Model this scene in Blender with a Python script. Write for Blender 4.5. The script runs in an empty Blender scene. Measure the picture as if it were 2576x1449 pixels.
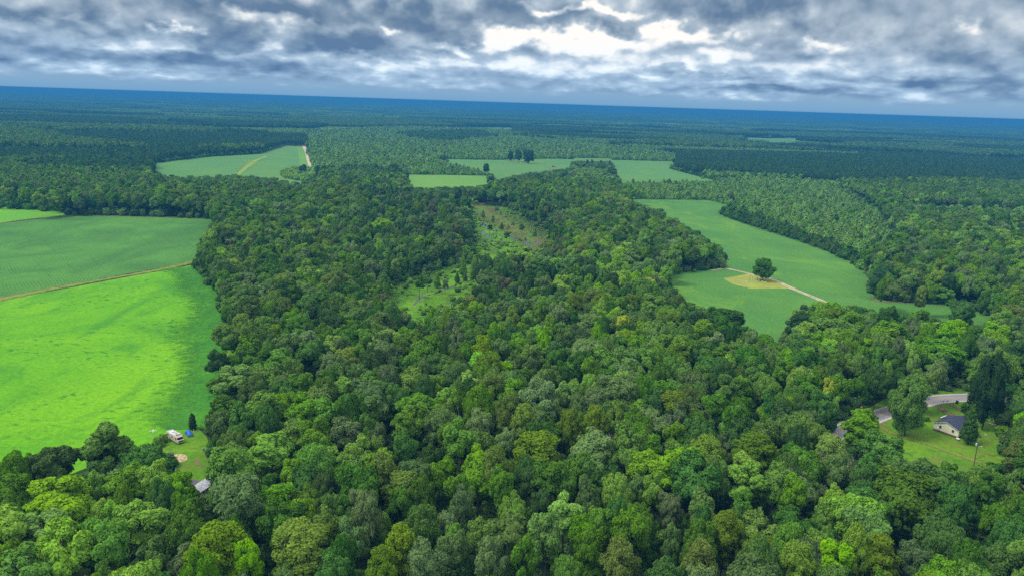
import bpy, bmesh, math, random
import numpy as np
from mathutils import Vector, Matrix
random.seed(7); rng = np.random.default_rng(7)
sc = bpy.context.scene
C = sc.collection
rad = math.radians

# ------------------------------------------------------------------ camera
CH = 120.0; PITCH = rad(13.06); ROLL = rad(1.846); FW = 2576.0; FPX = FW*28/36
Uz = np.array([0, math.sin(PITCH), math.cos(PITCH)]); Fd = np.array([0, math.cos(PITCH), -math.sin(PITCH)])
Rt = math.cos(ROLL)*np.array([1., 0, 0]) + math.sin(ROLL)*Uz
Up = -math.sin(ROLL)*np.array([1., 0, 0]) + math.cos(ROLL)*Uz
cam = bpy.data.objects.new('camera', bpy.data.cameras.new('camera')); C.objects.link(cam)
m = Matrix.Identity(4)
for i in range(3):
    m[i][0] = Rt[i]; m[i][1] = Up[i]; m[i][2] = -Fd[i]
m[2][3] = CH
cam.matrix_world = m
cam.data.lens = 28; cam.data.sensor_width = 36; cam.data.sensor_fit = 'HORIZONTAL'
cam.data.clip_start = 1; cam.data.clip_end = 200000
sc.camera = cam

# ------------------------------------------------------------------ light: sky, sun, exposure
SUN_EL, SUN_AZ = rad(58), rad(-105)          # azimuth from +Y (view direction) towards +X
SUN_STRENGTH, SUN_ANGLE = 2.0, rad(20)
SKY_GAIN = 0.74
world = bpy.data.worlds.new("World"); sc.world = world; world.use_nodes = True
class NT:
    """tiny helper to write node trees as expressions"""
    def __init__(s, nt): s.nt = nt; s.n = nt.nodes; s.l = nt.links
    def put(s, sock, v):
        if v is None: return
        if hasattr(v, 'is_output'): s.l.new(v, sock)
        else:
            if sock.type == 'RGBA' and len(v) == 3: v = (*v, 1)
            sock.default_value = v
    def math(s, op, a, b=None, c=None, clamp=False):
        n = s.n.new('ShaderNodeMath'); n.operation = op; n.use_clamp = clamp
        for i, v in enumerate((a, b, c)): s.put(n.inputs[i], v)
        return n.outputs[0]
    def vec(s, x, y, z):
        n = s.n.new('ShaderNodeCombineXYZ')
        for i, v in enumerate((x, y, z)): s.put(n.inputs[i], v)
        return n.outputs[0]
    def noise(s, v, scale, detail=4, rough=.5, dist=0.0, lac=2.0):
        n = s.n.new('ShaderNodeTexNoise'); s.put(n.inputs['Vector'], v); s.put(n.inputs['Scale'], scale)
        n.inputs['Detail'].default_value = detail; n.inputs['Roughness'].default_value = rough
        n.inputs['Distortion'].default_value = dist; n.inputs['Lacunarity'].default_value = lac
        return n.outputs['Fac']
    def ramp(s, x, a, b, lo=0.0, hi=1.0, smooth=True):
        n = s.n.new('ShaderNodeMapRange'); n.interpolation_type = 'SMOOTHSTEP' if smooth else 'LINEAR'
        for i, v in enumerate((x, a, b, lo, hi)): s.put(n.inputs[i], v)
        return n.outputs[0]
    def mix(s, f, a, b, mode='MIX'):
        n = s.n.new('ShaderNodeMix'); n.data_type = 'RGBA'; n.blend_type = mode
        s.put(n.inputs[0], f); s.put(n.inputs[6], a); s.put(n.inputs[7], b)
        return n.outputs[2]
    def scale(s, v, k):
        n = s.n.new('ShaderNodeVectorMath'); n.operation = 'MULTIPLY'; s.put(n.inputs[0], v); s.put(n.inputs[1], k)
        return n.outputs[0]
def srgb(r, g, b):
    f = lambda c: (c/255/12.92) if c/255 <= .04045 else ((c/255+.055)/1.055)**2.4
    return (f(r), f(g), f(b))
w = NT(world.node_tree)
for n in list(w.n): w.n.remove(n)
tc = w.n.new('ShaderNodeTexCoord'); sep = w.n.new('ShaderNodeSeparateXYZ'); w.l.new(tc.outputs['Generated'], sep.inputs[0])
dx, dy, dz = sep.outputs
el = w.math('MULTIPLY', w.math('ARCSINE', w.math('MAXIMUM', dz, 0.0)), 57.2958)
az = w.math('MULTIPLY', w.math('ARCTAN2', dx, dy), 57.2958)
nish = w.n.new('ShaderNodeTexSky'); nish.sky_type = 'NISHITA'; nish.sun_disc = False
nish.sun_elevation = SUN_EL; nish.sun_rotation = SUN_AZ; nish.altitude = 100
clear = w.scale(nish.outputs[0], (.1, .1, .1))
# low band of hazy air above the horizon
col = w.mix(.10, srgb(128, 170, 206), clear)
# stratocumulus deck: broad masses (placed as seen, in azimuth/elevation) broken up by warped noise, lit from above
def azel(u, v):
    d = Fd + (u-1288)/FPX*Rt - (v-724.5)/FPX*Up; d = d/np.linalg.norm(d)
    return math.degrees(math.atan2(d[0], d[1])), math.degrees(math.asin(d[2]))
lel = w.math('MULTIPLY', w.math('LOGARITHM', w.math('ADD', el, 2.0), math.e), 3.4)
xs_ = az
wc = w.vec(w.math('MULTIPLY', az, .30), w.math('MULTIPLY', lel, .9), 7.7)
n1 = w.noise(wc, 1.0, 4, .52); n2 = w.noise(w.scale(wc, (1.1, 1.1, 3.)), 1.0, 4, .52)
wamp = w.math('ADD', w.math('MULTIPLY', w.math('MINIMUM', el, 12.0), .42), .5)
azw = w.math('ADD', az, w.math('MULTIPLY', w.math('MULTIPLY', w.math('SUBTRACT', n1, .5), wamp), 4.2))
elw = w.math('ADD', el, w.math('MULTIPLY', w.math('MULTIPLY', w.math('SUBTRACT', n2, .5), wamp), 1.5))
pw = w.vec(azw, elw, 0.0)
BLOBS = [(220, 50, 130, 45, -.42), (60, 135, 190, 38, -.26), (560, 88, 150, 38, -.42), (560, 157, 300, 20, -.34), (870, 112, 135, 44, -.62), (480, 15, 230, 40, -.36),
 (860, 28, 400, 34, -.40), (1150, 80, 130, 38, -.30), (1320, 32, 140, 50, -.46), (1490, 78, 52, 20, -.30), (1575, 76, 46, 26, -.34), (1820, 28, 220, 40, -.40), (2180, 45, 420, 60, -.24),
 (1950, 140, 120, 34, -.22), (1760, 187, 190, 10, -.34), (2300, 207, 190, 14, -.40), (1950, 226, 210, 9, -.34), (2480, 150, 170, 50, -.26), (2540, 220, 120, 26, -.24), (1080, 140, 100, 22, -.30), (180, 200, 260, 12, -.12),
 (1310, 96, 130, 26, .62), (1520, 108, 170, 26, .62), (1480, 24, 160, 15, .62), (1690, 85, 130, 20, .42), (1850, 130, 120, 20, .46), (2085, 116, 90, 18, .50), (2430, 58, 60, 22, .34), (660, 50, 95, 20, .50),
 (290, 30, 70, 42, .40), (415, 77, 34, 13, .46), (140, 62, 120, 16, .34), (665, 108, 45, 18, .46), (1045, 88, 26, 16, .44), (1165, 126, 46, 14, .40), (950, 152, 260, 15, .24), (350, 120, 220, 15, .22), (120, 166, 240, 13, .22), (1150, 170, 520, 26, .20), (1650, 165, 420, 40, .16), (1950, 110, 800, 120, .10), (2250, 170, 300, 22, .14), (100, 190, 300, 16, .14)]
acc = w.math('ADD', .49, 0.0)
for (u, v, su, sv, am) in BLOBS:
    a0, e0 = azel(u, v + .0); kx, ky = 1/(su*1.25*.0286), 1/(sv*1.35*.0286)
    vm = w.n.new('ShaderNodeVectorMath'); vm.operation = 'MULTIPLY_ADD'; w.l.new(pw, vm.inputs[0]); vm.inputs[1].default_value = (kx, ky, 0); vm.inputs[2].default_value = (-a0*kx, -e0*ky, 0)
    ln = w.n.new('ShaderNodeVectorMath'); ln.operation = 'LENGTH'; w.l.new(vm.outputs[0], ln.inputs[0])
    acc = w.math('ADD', acc, w.ramp(ln.outputs['Value'], .1, 1.0, am*.95, 0.0))
X = w.math('MULTIPLY', az, .27); Y = w.math('MULTIPLY', lel, .72)
e1 = w.noise(w.vec(X, Y, 1.0), 1.0, 6, .54)
e2 = w.noise(w.vec(w.math('ADD', X, .05), w.math('ADD', Y, .24), 1.0), 1.0, 3, .5)
big = w.noise(w.vec(w.math('MULTIPLY', az, .09), w.math('MULTIPLY', lel, .42), 31.0), 1.0, 2, .5)
lum = w.math('ADD', acc, w.math('MULTIPLY', w.math('SUBTRACT', e1, e2), 1.25))
lum = w.math('ADD', lum, w.math('MULTIPLY', w.math('SUBTRACT', e1, .5), .35))
lum = w.math('ADD', lum, w.math('MULTIPLY', w.math('SUBTRACT', big, .5), w.ramp(w.math('ABSOLUTE', az), 30., 42., .25, .9)))
puff = w.n.new('ShaderNodeTexVoronoi'); puff.voronoi_dimensions = '2D'; puff.feature = 'F1'
w.put(puff.inputs['Vector'], w.vec(w.math('ADD', w.math('MULTIPLY', az, .55), w.math('MULTIPLY', n1, 2.4)), w.math('ADD', w.math('MULTIPLY', lel, 1.35), w.math('MULTIPLY', e1, 2.2)), 0.0)); puff.inputs['Scale'].default_value = 1.0
lum = w.math('ADD', lum, w.math('MULTIPLY', w.math('SUBTRACT', .42, puff.outputs['Distance']), .24))
lum = w.math('ADD', lum, w.ramp(lum, .60, .76, -.02, .07))
hiw = w.ramp(el, .8, 5.5)
cr = w.n.new('ShaderNodeValToRGB'); w.put(cr.inputs[0], lum)
for j, (p_, c_) in enumerate([(.0, (94, 124, 160)), (.22, (122, 148, 176)), (.5, (162, 183, 205)), (.74, (196, 211, 226)), (.98, (246, 247, 249))]):
    e_ = cr.color_ramp.elements[j] if j < 2 else cr.color_ramp.elements.new(p_)
    e_.position = p_; e_.color = (*srgb(*c_), 1)
cc = w.mix(hiw, w.mix(1.0, cr.outputs[0], (.86, 1.0, 1.10), 'MULTIPLY'), w.mix(1.0, cr.outputs[0], (1.07, 1.02, .96), 'MULTIPLY'))
col = w.mix(w.ramp(w.math('ADD', el, w.math('MULTIPLY', w.math('SUBTRACT', e1, .5), 2.0)), .45, 1.25), col, cc)
# overhead the deck goes on, seen from below
inv = w.math('DIVIDE', 1.0, w.math('MAXIMUM', dz, .12))
pl = w.vec(w.math('MULTIPLY', dx, inv), w.math('MULTIPLY', dy, inv), 0.0)
o1 = w.noise(pl, 1.3, 4, .58)
over = w.mix(w.ramp(o1, .36, .64), (.72, .76, .82), (1.5, 1.5, 1.47))
col = w.mix(w.ramp(el, 11, 30), col, over)
col = w.mix(w.ramp(el, .0, .9), srgb(122, 166, 204), col)
bg = w.n.new('ShaderNodeBackground'); w.put(bg.inputs[0], col); bg.inputs[1].default_value = SKY_GAIN
world.cycles.sampling_method = 'NONE'
wo = w.n.new('ShaderNodeOutputWorld'); w.l.new(bg.outputs[0], wo.inputs[0])
sun = bpy.data.objects.new('sun', bpy.data.lights.new('sun', 'SUN')); C.objects.link(sun)
sun.data.energy = SUN_STRENGTH; sun.data.angle = SUN_ANGLE; sun.data.color = (1, .96, .88)
sd = Vector((math.sin(SUN_AZ)*math.cos(SUN_EL), math.cos(SUN_AZ)*math.cos(SUN_EL), math.sin(SUN_EL)))
sun.rotation_euler = sd.to_track_quat('Z', 'Y').to_euler(); sun.location = (0, 0, 300)
vs = sc.view_settings
vs.view_transform = 'Standard'; vs.look = 'None'; vs.exposure = 0.5; vs.gamma = 1; vs.use_curve_mapping = False
cy = sc.cycles
cy.max_bounces = 6; cy.diffuse_bounces = 4; cy.glossy_bounces = 2; cy.transmission_bounces = 3; cy.transparent_max_bounces = 8
cy.volume_bounces = 1; cy.use_denoising = False; cy.sample_clamp_indirect = 6

# ------------------------------------------------------------------ helpers
SK = FW/3000.0
def ground(u, v, z=0.0):                     # photograph position (2576 wide) -> point of the plane z
    d = Fd + (u-1288)/FPX*Rt - (v-724.5)/FPX*Up
    t = (z-CH)/d[2]
    return np.array([0, 0, CH]) + t*d
def gS(u, v, z=0.0): return ground(u*SK, v*SK, z)          # the same from the full 3000 px photograph
def project(P):                              # (n,3) -> u, v, slant depth
    q = P - np.array([0, 0, CH]); dep = q@Fd
    dep = np.where(dep < 1, 1, dep)
    return 1288 + FPX*(q@Rt)/dep, 724.5 - FPX*(q@Up)/dep, dep
def inpoly(x, y, poly):
    ins = np.zeros(x.shape, bool); n = len(poly)
    for i in range(n):
        x0, y0 = poly[i]; x1, y1 = poly[(i+1) % n]
        if y0 == y1: continue
        c = ((y0 > y) != (y1 > y)) & (x < (x1-x0)*(y-y0)/(y1-y0)+x0)
        ins ^= c
    return ins
def tag(o, label=None, cat=None, group=None, kind=None):
    if label: o['label'] = label
    if cat: o['category'] = cat
    if group: o['group'] = group
    if kind: o['kind'] = kind
    return o
def empty(name, loc=(0, 0, 0), rz=0.0):
    o = bpy.data.objects.new(name, None); C.objects.link(o); o.location = loc; o.rotation_euler.z = rz
    o.empty_display_size = .3
    return o
def mesh_obj(name, me, mat=None, parent=None, link=True):
    o = bpy.data.objects.new(name, me)
    if link: C.objects.link(o)
    if mat and not me.materials: me.materials.append(mat)
    if parent: o.parent = parent
    return o
class MB:
    """collects verts and faces of one part"""
    def __init__(s): s.v = []; s.f = []
    def add(s, vs, fs):
        k = len(s.v); s.v += [tuple(x) for x in vs]; s.f += [tuple(i+k for i in f) for f in fs]; return s
    def box(s, x0, y0, z0, x1, y1, z1):
        v = [(x, y, z) for z in (z0, z1) for y in (y0, y1) for x in (x0, x1)]
        return s.add(v, [(0, 2, 3, 1), (4, 5, 7, 6), (0, 1, 5, 4), (2, 6, 7, 3), (0, 4, 6, 2), (1, 3, 7, 5)])
    def tube(s, pts, rs, n=6, cap=True):
        pts = [Vector(p) for p in pts]; k = len(pts); vs = []; fs = []
        for i, p in enumerate(pts):
            d = (pts[min(i+1, k-1)]-pts[max(i-1, 0)]).normalized()
            a = d.orthogonal().normalized(); b = d.cross(a)
            for j in range(n):
                an = 2*math.pi*j/n
                vs.append(p + (a*math.cos(an)+b*math.sin(an))*rs[i])
        for i in range(k-1):
            for j in range(n):
                fs.append((i*n+j, i*n+(j+1) % n, (i+1)*n+(j+1) % n, (i+1)*n+j))
        if cap: fs.append(tuple(range((k-1)*n, k*n))); fs.append(tuple(reversed(range(n))))
        return s.add(vs, fs)
    def mesh(s, name, smooth=False):
        me = bpy.data.meshes.new(name); me.from_pydata(s.v, [], s.f); me.update()
        if smooth: me.polygons.foreach_set('use_smooth', [True]*len(me.polygons))
        return me
    def build(s, name, mat, parent=None, smooth=False, bevel=0.0):
        o = mesh_obj(name, s.mesh(name, smooth), mat, parent)
        if bevel:
            b = o.modifiers.new('bevel', 'BEVEL'); b.width = bevel; b.segments = 2; b.limit_method = 'ANGLE'
        return o

# ------------------------------------------------------------------ materials
M = {}
def new_mat(name):
    mt = bpy.data.materials.new(name); mt.use_nodes = True
    t = NT(mt.node_tree); bs = t.n['Principled BSDF']; M[name] = mt
    return mt, t, bs
def plain(name, c, rough=.7, var=.12, scale=3.0, metal=0.0, spec=.3):
    mt, t, bs = new_mat(name)
    co = t.n.new('ShaderNodeTexCoord').outputs['Object']
    f = t.noise(co, scale, 5, .6)
    t.put(bs.inputs['Base Color'], t.mix(t.ramp(f, .3, .7), [x*(1-var) for x in c], [min(1, x*(1+var)) for x in c]))
    bs.inputs['Roughness'].default_value = rough; bs.inputs['Metallic'].default_value = metal
    bs.inputs['Specular IOR Level'].default_value = spec
    return mt
TONES = {   # foliage base colours
 'B': (.130, .278, .030), 'L': (.200, .400, .026), 'D': (.080, .192, .030), 'G': (.152, .262, .076), 'P': (.168, .285, .022),
 'O': (.130, .268, .024), 'Y': (.44, .52, .018), 'K': (.048, .122, .034), 'R': (.230, .425, .080), 'N': (.056, .142, .046), 'H': (.16, .20, .075)}
def foliage(key, c):
    mt, t, bs = new_mat('foliage_'+key)
    oi = t.n.new('ShaderNodeObjectInfo').outputs['Random']
    co = t.n.new('ShaderNodeTexCoord').outputs['Object']
    hue = t.n.new('ShaderNodeHueSaturation')
    t.put(hue.inputs['Color'], c)
    t.put(hue.inputs['Hue'], t.ramp(oi, 0., 1., .490, .512, smooth=False))
    rv = t.math('FRACT', t.math('MULTIPLY', oi, 7.31))
    vv = t.math('MULTIPLY', t.ramp(rv, 0., 1., .74, 1.28, smooth=False), t.ramp(t.noise(co, 1.1, 5, .75), .3, .7, .66, 1.34))
    t.put(hue.inputs['Value'], vv)
    t.put(hue.inputs['Saturation'], t.ramp(t.math('FRACT', t.math('MULTIPLY', oi, 3.77)), 0., 1., .86, 1.08, smooth=False))
    df = t.n.new('ShaderNodeBsdfDiffuse'); tr = t.n.new('ShaderNodeBsdfTranslucent'); mx = t.n.new('ShaderNodeMixShader')
    t.l.new(hue.outputs[0], df.inputs[0])
    t.put(tr.inputs[0], t.mix(1.0, hue.outputs[0], (1.25, 1.15, .6), 'MULTIPLY'))
    mx.inputs[0].default_value = .30
    t.l.new(df.outputs[0], mx.inputs[1]); t.l.new(tr.outputs[0], mx.inputs[2])
    t.l.new(mx.outputs[0], t.n['Material Output'].inputs[0]); t.n.remove(bs)
    return mt
for k, c in TONES.items(): foliage(k, c)
plain('bark', (.10, .08, .062), .9, .3, 2.0); plain('bare_wood', (.34, .31, .27), .9, .2, 2.0)
def field_mat(name, c1, c2, c3=None, big=.012, rowdir=None, rows=.0, spots=None, tram=None, bump=.0, patch=(.42, .62)):
    """c1/c2 patchy mix, c3 thin worn patches, crop rows, tussock spots, tractor tramlines"""
    mt, t, bs = new_mat(name)
    co = t.n.new('ShaderNodeTexCoord').outputs['Object']
    a = t.noise(co, big, 6, .62, .6)
    col = t.mix(t.ramp(a, .32, .68), c1, c2)
    if c3:
        b = t.noise(t.scale(co, (1.0, .55, 1)), big*2.7, 5, .6, .8)
        col = t.mix(t.math('MULTIPLY', t.ramp(b, *patch), .75), col, c3)
    fine = t.noise(co, .55, 6, .72)
    col = t.mix(1.0, col, t.mix(t.ramp(fine, .3, .7), (.80, .80, .80), (1.18, 1.18, 1.18)), 'MULTIPLY')
    h = fine
    if rowdir is not None:
        sp = t.n.new('ShaderNodeSeparateXYZ'); t.l.new(co, sp.inputs[0])
        wob = t.math('MULTIPLY', t.noise(co, .02, 2, .5), 6.0)
        ca, sa = math.cos(rowdir), math.sin(rowdir)
        ac = t.math('ADD', t.math('ADD', t.math('MULTIPLY', sp.outputs[0], -sa), t.math('MULTIPLY', sp.outputs[1], ca)), wob)
        rw = t.math('SINE', t.math('MULTIPLY', ac, 2*math.pi/1.9))
        rw2 = t.math('MULTIPLY', t.ramp(rw, -1., 1.), t.ramp(t.noise(co, .03, 3, .5), .35, .65))
        col = t.mix(t.math('MULTIPLY', rw2, rows), col, (.02, .06, .02))
        if tram:
            tw = t.math('ABSOLUTE', t.math('SUBTRACT', t.math('FRACT', t.math('MULTIPLY', ac, 1/tram)), .5))
            ln = t.math('MULTIPLY', t.ramp(tw, .0, .016, 1., 0.), t.ramp(t.noise(co, .018, 2, .5), .48, .58))
            col = t.mix(t.math('MULTIPLY', ln, .6), col, (.025, .07, .025))
    if spots:
        vo = t.n.new('ShaderNodeTexNoise'); t.put(vo.inputs['Vector'], t.scale(co, (.75, 1.0, 1))); vo.inputs['Scale'].default_value = .26
        vo.inputs['Detail'].default_value = 3; vo.inputs['Roughness'].default_value = .6
        dn = t.noise(co, .018, 3, .5)
        sp_ = t.math('MULTIPLY', t.ramp(vo.outputs['Fac'], .565, .65), t.ramp(dn, .38, .62))
        col = t.mix(t.math('MULTIPLY', sp_, .8), col, spots)
    t.put(bs.inputs['Base Color'], col); bs.inputs['Roughness'].default_value = .9
    bs.inputs['Specular IOR Level'].default_value = .08
    if bump:
        bp = t.n.new('ShaderNodeBump'); t.put(bp.inputs['Height'], h); bp.inputs['Strength'].default_value = bump; bp.inputs['Distance'].default_value = .6
        t.l.new(bp.outputs[0], bs.inputs['Normal'])
    return mt
field_mat('lime_grass', (.085, .305, .009), (.158, .400, .009), (.052, .230, .016), .011, spots=(.026, .15, .012), bump=.9, patch=(.47, .66))
field_mat('lime_far', (0.104, 0.320, 0.024), (0.144, 0.368, 0.024), None, .02, bump=.3)
field_mat('soy_left', (.074, .215, .038), (.092, .250, .040), (.056, .165, .034), .008, rowdir=rad(-52), rows=.32, tram=17, bump=.6)
field_mat('soy_right', (.068, .200, .038), (.098, .245, .038), (.140, .285, .030), .010, rowdir=rad(-38), rows=.25, tram=21, bump=.6, patch=(.53, .68))
field_mat('soy_far', (0.084, 0.220, 0.058), (0.100, 0.244, 0.060), (0.116, 0.248, 0.048), .006, rowdir=rad(8), rows=.08, bump=.3)
field_mat('meadow_far', (0.116, 0.268, 0.048), (0.140, 0.292, 0.044), None, .008, bump=.3)
field_mat('lawn', (0.084, 0.212, 0.013), (0.132, 0.268, 0.014), (0.156, 0.188, 0.036), .045, spots=(0.056, 0.152, 0.014), bump=.5, patch=(.5, .68))
field_mat('dry_lawn', (.23, .32, .035), (.28, .36, .045), (.30, .25, .085), .09, bump=.4)
field_mat('marsh_ground', (0.104, 0.152, 0.028), (0.080, 0.208, 0.018), (0.132, 0.092, 0.036), .03, bump=.8, patch=(.42, .55))
field_mat('bog_grass', (0.080, 0.240, 0.010), (0.128, 0.304, 0.010), (0.080, 0.128, 0.024), .05, bump=.8)
field_mat('field_margin', (.25, .215, .065), (.19, .25, .05), (.14, .24, .035), .05, bump=.5)
field_mat('grass_track', (0.208, 0.320, 0.048), (0.240, 0.336, 0.064), None, .03, bump=.3)
field_mat('sand_track', (.52, .43, .32), (.42, .34, .24), (.58, .50, .40), .08, bump=.4)
field_mat('bare_earth', (.20, .135, .085), (.26, .19, .12), (.15, .13, .05), .08, bump=.5)
field_mat('scrub_floor', (.12, .26, .05), (.15, .30, .055), (.10, .20, .04), .03, bump=.8)
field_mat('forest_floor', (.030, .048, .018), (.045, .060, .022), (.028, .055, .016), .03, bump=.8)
# far land: forest too far away to tell its trees apart, patchwork of stands
mt, t, bs = new_mat('far_land')
co = t.n.new('ShaderNodeTexCoord').outputs['Object']
vo = t.n.new('ShaderNodeTexVoronoi'); t.put(vo.inputs['Vector'], t.scale(co, (.0011, .00042, 1))); vo.inputs['Scale'].default_value = 1.0
spv = t.n.new('ShaderNodeSeparateColor'); t.l.new(vo.outputs['Color'], spv.inputs[0])
cl = t.mix(t.ramp(spv.outputs[0], .0, 1.), (.034, .085, .038), (.060, .125, .045))
cl = t.mix(t.ramp(spv.outputs[1], .93, .96), cl, (.12, .22, .07))
cl = t.mix(t.ramp(t.noise(co, .03, 6, .7), .3, .7), cl, (.018, .045, .022))
t.put(bs.inputs['Base Color'], cl); bs.inputs['Roughness'].default_value = 1; bs.inputs['Specular IOR Level'].default_value = 0
def soft(src, name):
    """the same ground cover thinning out raggedly towards its edges"""
    mt = M[src].copy(); mt.name = name; M[name] = mt; t = NT(mt.node_tree)
    at = t.n.new('ShaderNodeAttribute'); at.attribute_name = 'across'
    co = t.n.new('ShaderNodeTexCoord').outputs['Object']
    e = t.math('SUBTRACT', 1.0, t.math('ABSOLUTE', at.outputs['Fac']))
    al = t.ramp(t.math('ADD', e, t.math('MULTIPLY', t.math('SUBTRACT', t.noise(co, .22, 6, .7), .5), 1.7)), .10, .95)
    tr = t.n.new('ShaderNodeBsdfTransparent'); mx = t.n.new('ShaderNodeMixShader'); out = t.n['Material Output']
    bs = t.n['Principled BSDF']; t.put(mx.inputs[0], al); t.l.new(tr.outputs[0], mx.inputs[1]); t.l.new(bs.outputs[0], mx.inputs[2]); t.l.new(mx.outputs[0], out.inputs[0])
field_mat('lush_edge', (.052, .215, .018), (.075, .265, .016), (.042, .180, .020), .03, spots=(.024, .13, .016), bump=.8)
field_mat('weeds', (.050, .120, .022), (.085, .17, .026), (.10, .12, .03), .06, bump=1.0)
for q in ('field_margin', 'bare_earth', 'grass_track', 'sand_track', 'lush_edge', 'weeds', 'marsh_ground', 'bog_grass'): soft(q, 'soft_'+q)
plain('asphalt', (.27, .27, .295), .85, .14, .8); plain('white_paint', (.72, .72, .70), .7, .1, 1.5); plain('yellow_paint', (.62, .36, .07), .7, .12, 1.5)
plain('cream_siding', (.88, .83, .66), .6, .05, 1.0); plain('brick_red', (.17, .10, .075), .9, .25, 9.0); plain('navy_shingle', (.045, .055, .095), .85, .3, 4.0)
plain('white_trim', (.78, .78, .76), .5, .05); plain('dark_glass', (.02, .025, .03), .12, .1, 1.0, spec=.6)
plain('rv_cream', (.62, .55, .42), .5, .1, 1.2); plain('rv_roof', (.50, .50, .54), .6, .55, 2.6); plain('rv_brown', (.20, .13, .085), .6, .15)
plain('rubber', (.02, .02, .02), .9, .1); plain('blue_tarp', (.005, .10, .50), .42, .3, 1.6, spec=.5); plain('chrome', (.55, .55, .56), .3, .1, metal=.8)
plain('grey_metal_roof', (.38, .39, .44), .6, .38, 1.3); plain('porch_roof', (.105, .095, .125), .85, .15, 1.0); plain('pale_siding', (.52, .53, .46), .7, .12)
plain('galvanised', (.62, .66, .70), .4, .1); plain('pole_wood', (.13, .085, .055), .9, .25, 1.5); plain('headstone', (.66, .64, .60), .8, .15, 3.0)
plain('yellow_sign', (.80, .45, .02), .5, .05); plain('rust_shingle', (.26, .13, .095), .9, .2, 2.5); plain('pale_blue', (.45, .58, .66), .6, .08)
plain('black_plastic', (.025, .025, .03), .5, .1); plain('orange_paint', (.65, .17, .04), .6, .1); plain('grey_box', (.24, .26, .30), .7, .15)
plain('pool_sand', (.42, .33, .19), .95, .5, .9); plain('hose_white', (.78, .80, .78), .4, .05)
mt, t, bs = new_mat('water')
bs.inputs['Base Color'].default_value = (.035, .035, .03, 1); bs.inputs['Roughness'].default_value = .06; bs.inputs['Specular IOR Level'].default_value = .9
bs.inputs['IOR'].default_value = 1.33
mt, t, bs = new_mat('water_pool')
bs.inputs['Base Color'].default_value = (.03, .30, .55, 1); bs.inputs['Roughness'].default_value = .1

# ------------------------------------------------------------------ ground, fields, tracks
def sheet(name, pts, mat, z, kind='structure', jitter=0.0):
    """polygon of ground points, edges subdivided and a little uneven"""
    out = []
    n = len(pts)
    for i in range(n):
        a, b = np.array(pts[i][:2]), np.array(pts[(i+1) % n][:2])
        L = np.linalg.norm(b-a); k = max(1, int(L/12)) if jitter else 1
        nrm = np.array([-(b-a)[1], (b-a)[0]])/max(L, 1e-6)
        for j in range(k):
            p = a+(b-a)*j/k
            if j: p = p + nrm*rng.normal(0, jitter)
            out.append((p[0], p[1], z))
    me = bpy.data.meshes.new(name); bm = bmesh.new()
    f = bm.faces.new([bm.verts.new(p) for p in out]); bmesh.ops.triangulate(bm, faces=[f], ngon_method='EAR_CLIP')
    bm.normal_update()
    for f in bm.faces:
        if f.normal.z < 0: f.normal_flip()
    bm.to_mesh(me); bm.free()
    o = mesh_obj(name, me, mat); o['kind'] = kind
    return o
def D(*uv): return [ground(u, v) for u, v in uv]
def catmull(pts, n=8):
    pts = [np.array(p) for p in pts]; P = [2*pts[0]-pts[1]]+pts+[2*pts[-1]-pts[-2]]; out = []
    for i in range(1, len(P)-2):
        for j in range(n):
            t_ = j/n; a, b, c, d = P[i-1:i+3]
            out.append(.5*((2*b)+(c-a)*t_+(2*a-5*b+4*c-d)*t_**2+(3*b-a-3*c+d)*t_**3))
    out.append(P[-2]); return out
def ribbon(name, pts, width, mat, z, parent=None, off=0.0, wvar=0.0, n=8):
    c = catmull([p[:2] for p in pts], n); mb = MB(); L = len(c); vs_ = []; ac = []
    cols = (-1, -.5, 0, .5, 1) if mat.name.startswith('soft_') else (-1, 1)
    K = len(cols); wn_ = np.interp(np.arange(L), np.arange(0, L+5, 5), rng.normal(size=len(np.arange(0, L+5, 5))))
    for i, p in enumerate(c):
        d = c[min(i+1, L-1)]-c[max(i-1, 0)]; d = d/np.linalg.norm(d); nr = np.array([-d[1], d[0]])
        wd = width*(1+wvar*wn_[i])
        for s in cols:
            q = p+nr*(off+s*wd/2); vs_.append((q[0], q[1], z)); ac.append(s)
    mb.add(vs_, [(K*i+j, K*i+K+j, K*i+K+j+1, K*i+j+1) for i in range(L-1) for j in range(K-1)])
    o = mb.build(name, mat, parent)
    me = o.data
    if me.polygons and me.polygons[0].normal.z < 0: me.flip_normals()
    at = me.attributes.new('across', 'FLOAT', 'POINT'); at.data.foreach_set('value', np.array(ac, np.float32))
    if parent is None: o['kind'] = 'structure'
    return o
BIG = 60000
mb = MB(); ys = [-3000, 0, 300, 900, 2500, 7000, 20000, BIG]; xs = [-BIG, -20000, -7000, -2500, -900, 900, 2500, 7000, 20000, BIG]
mb.add([(x, y, -.06) for y in ys for x in xs], [(j*10+i, j*10+i+1, (j+1)*10+i+1, (j+1)*10+i) for j in range(7) for i in range(9)])
mb.build('ground', M['far_land'])['kind'] = 'structure'
sheet('forest_ground', [(-1400, 100), (1400, 100), (2300, 2600), (-2300, 2600)], M['forest_floor'], 0.0)

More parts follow.
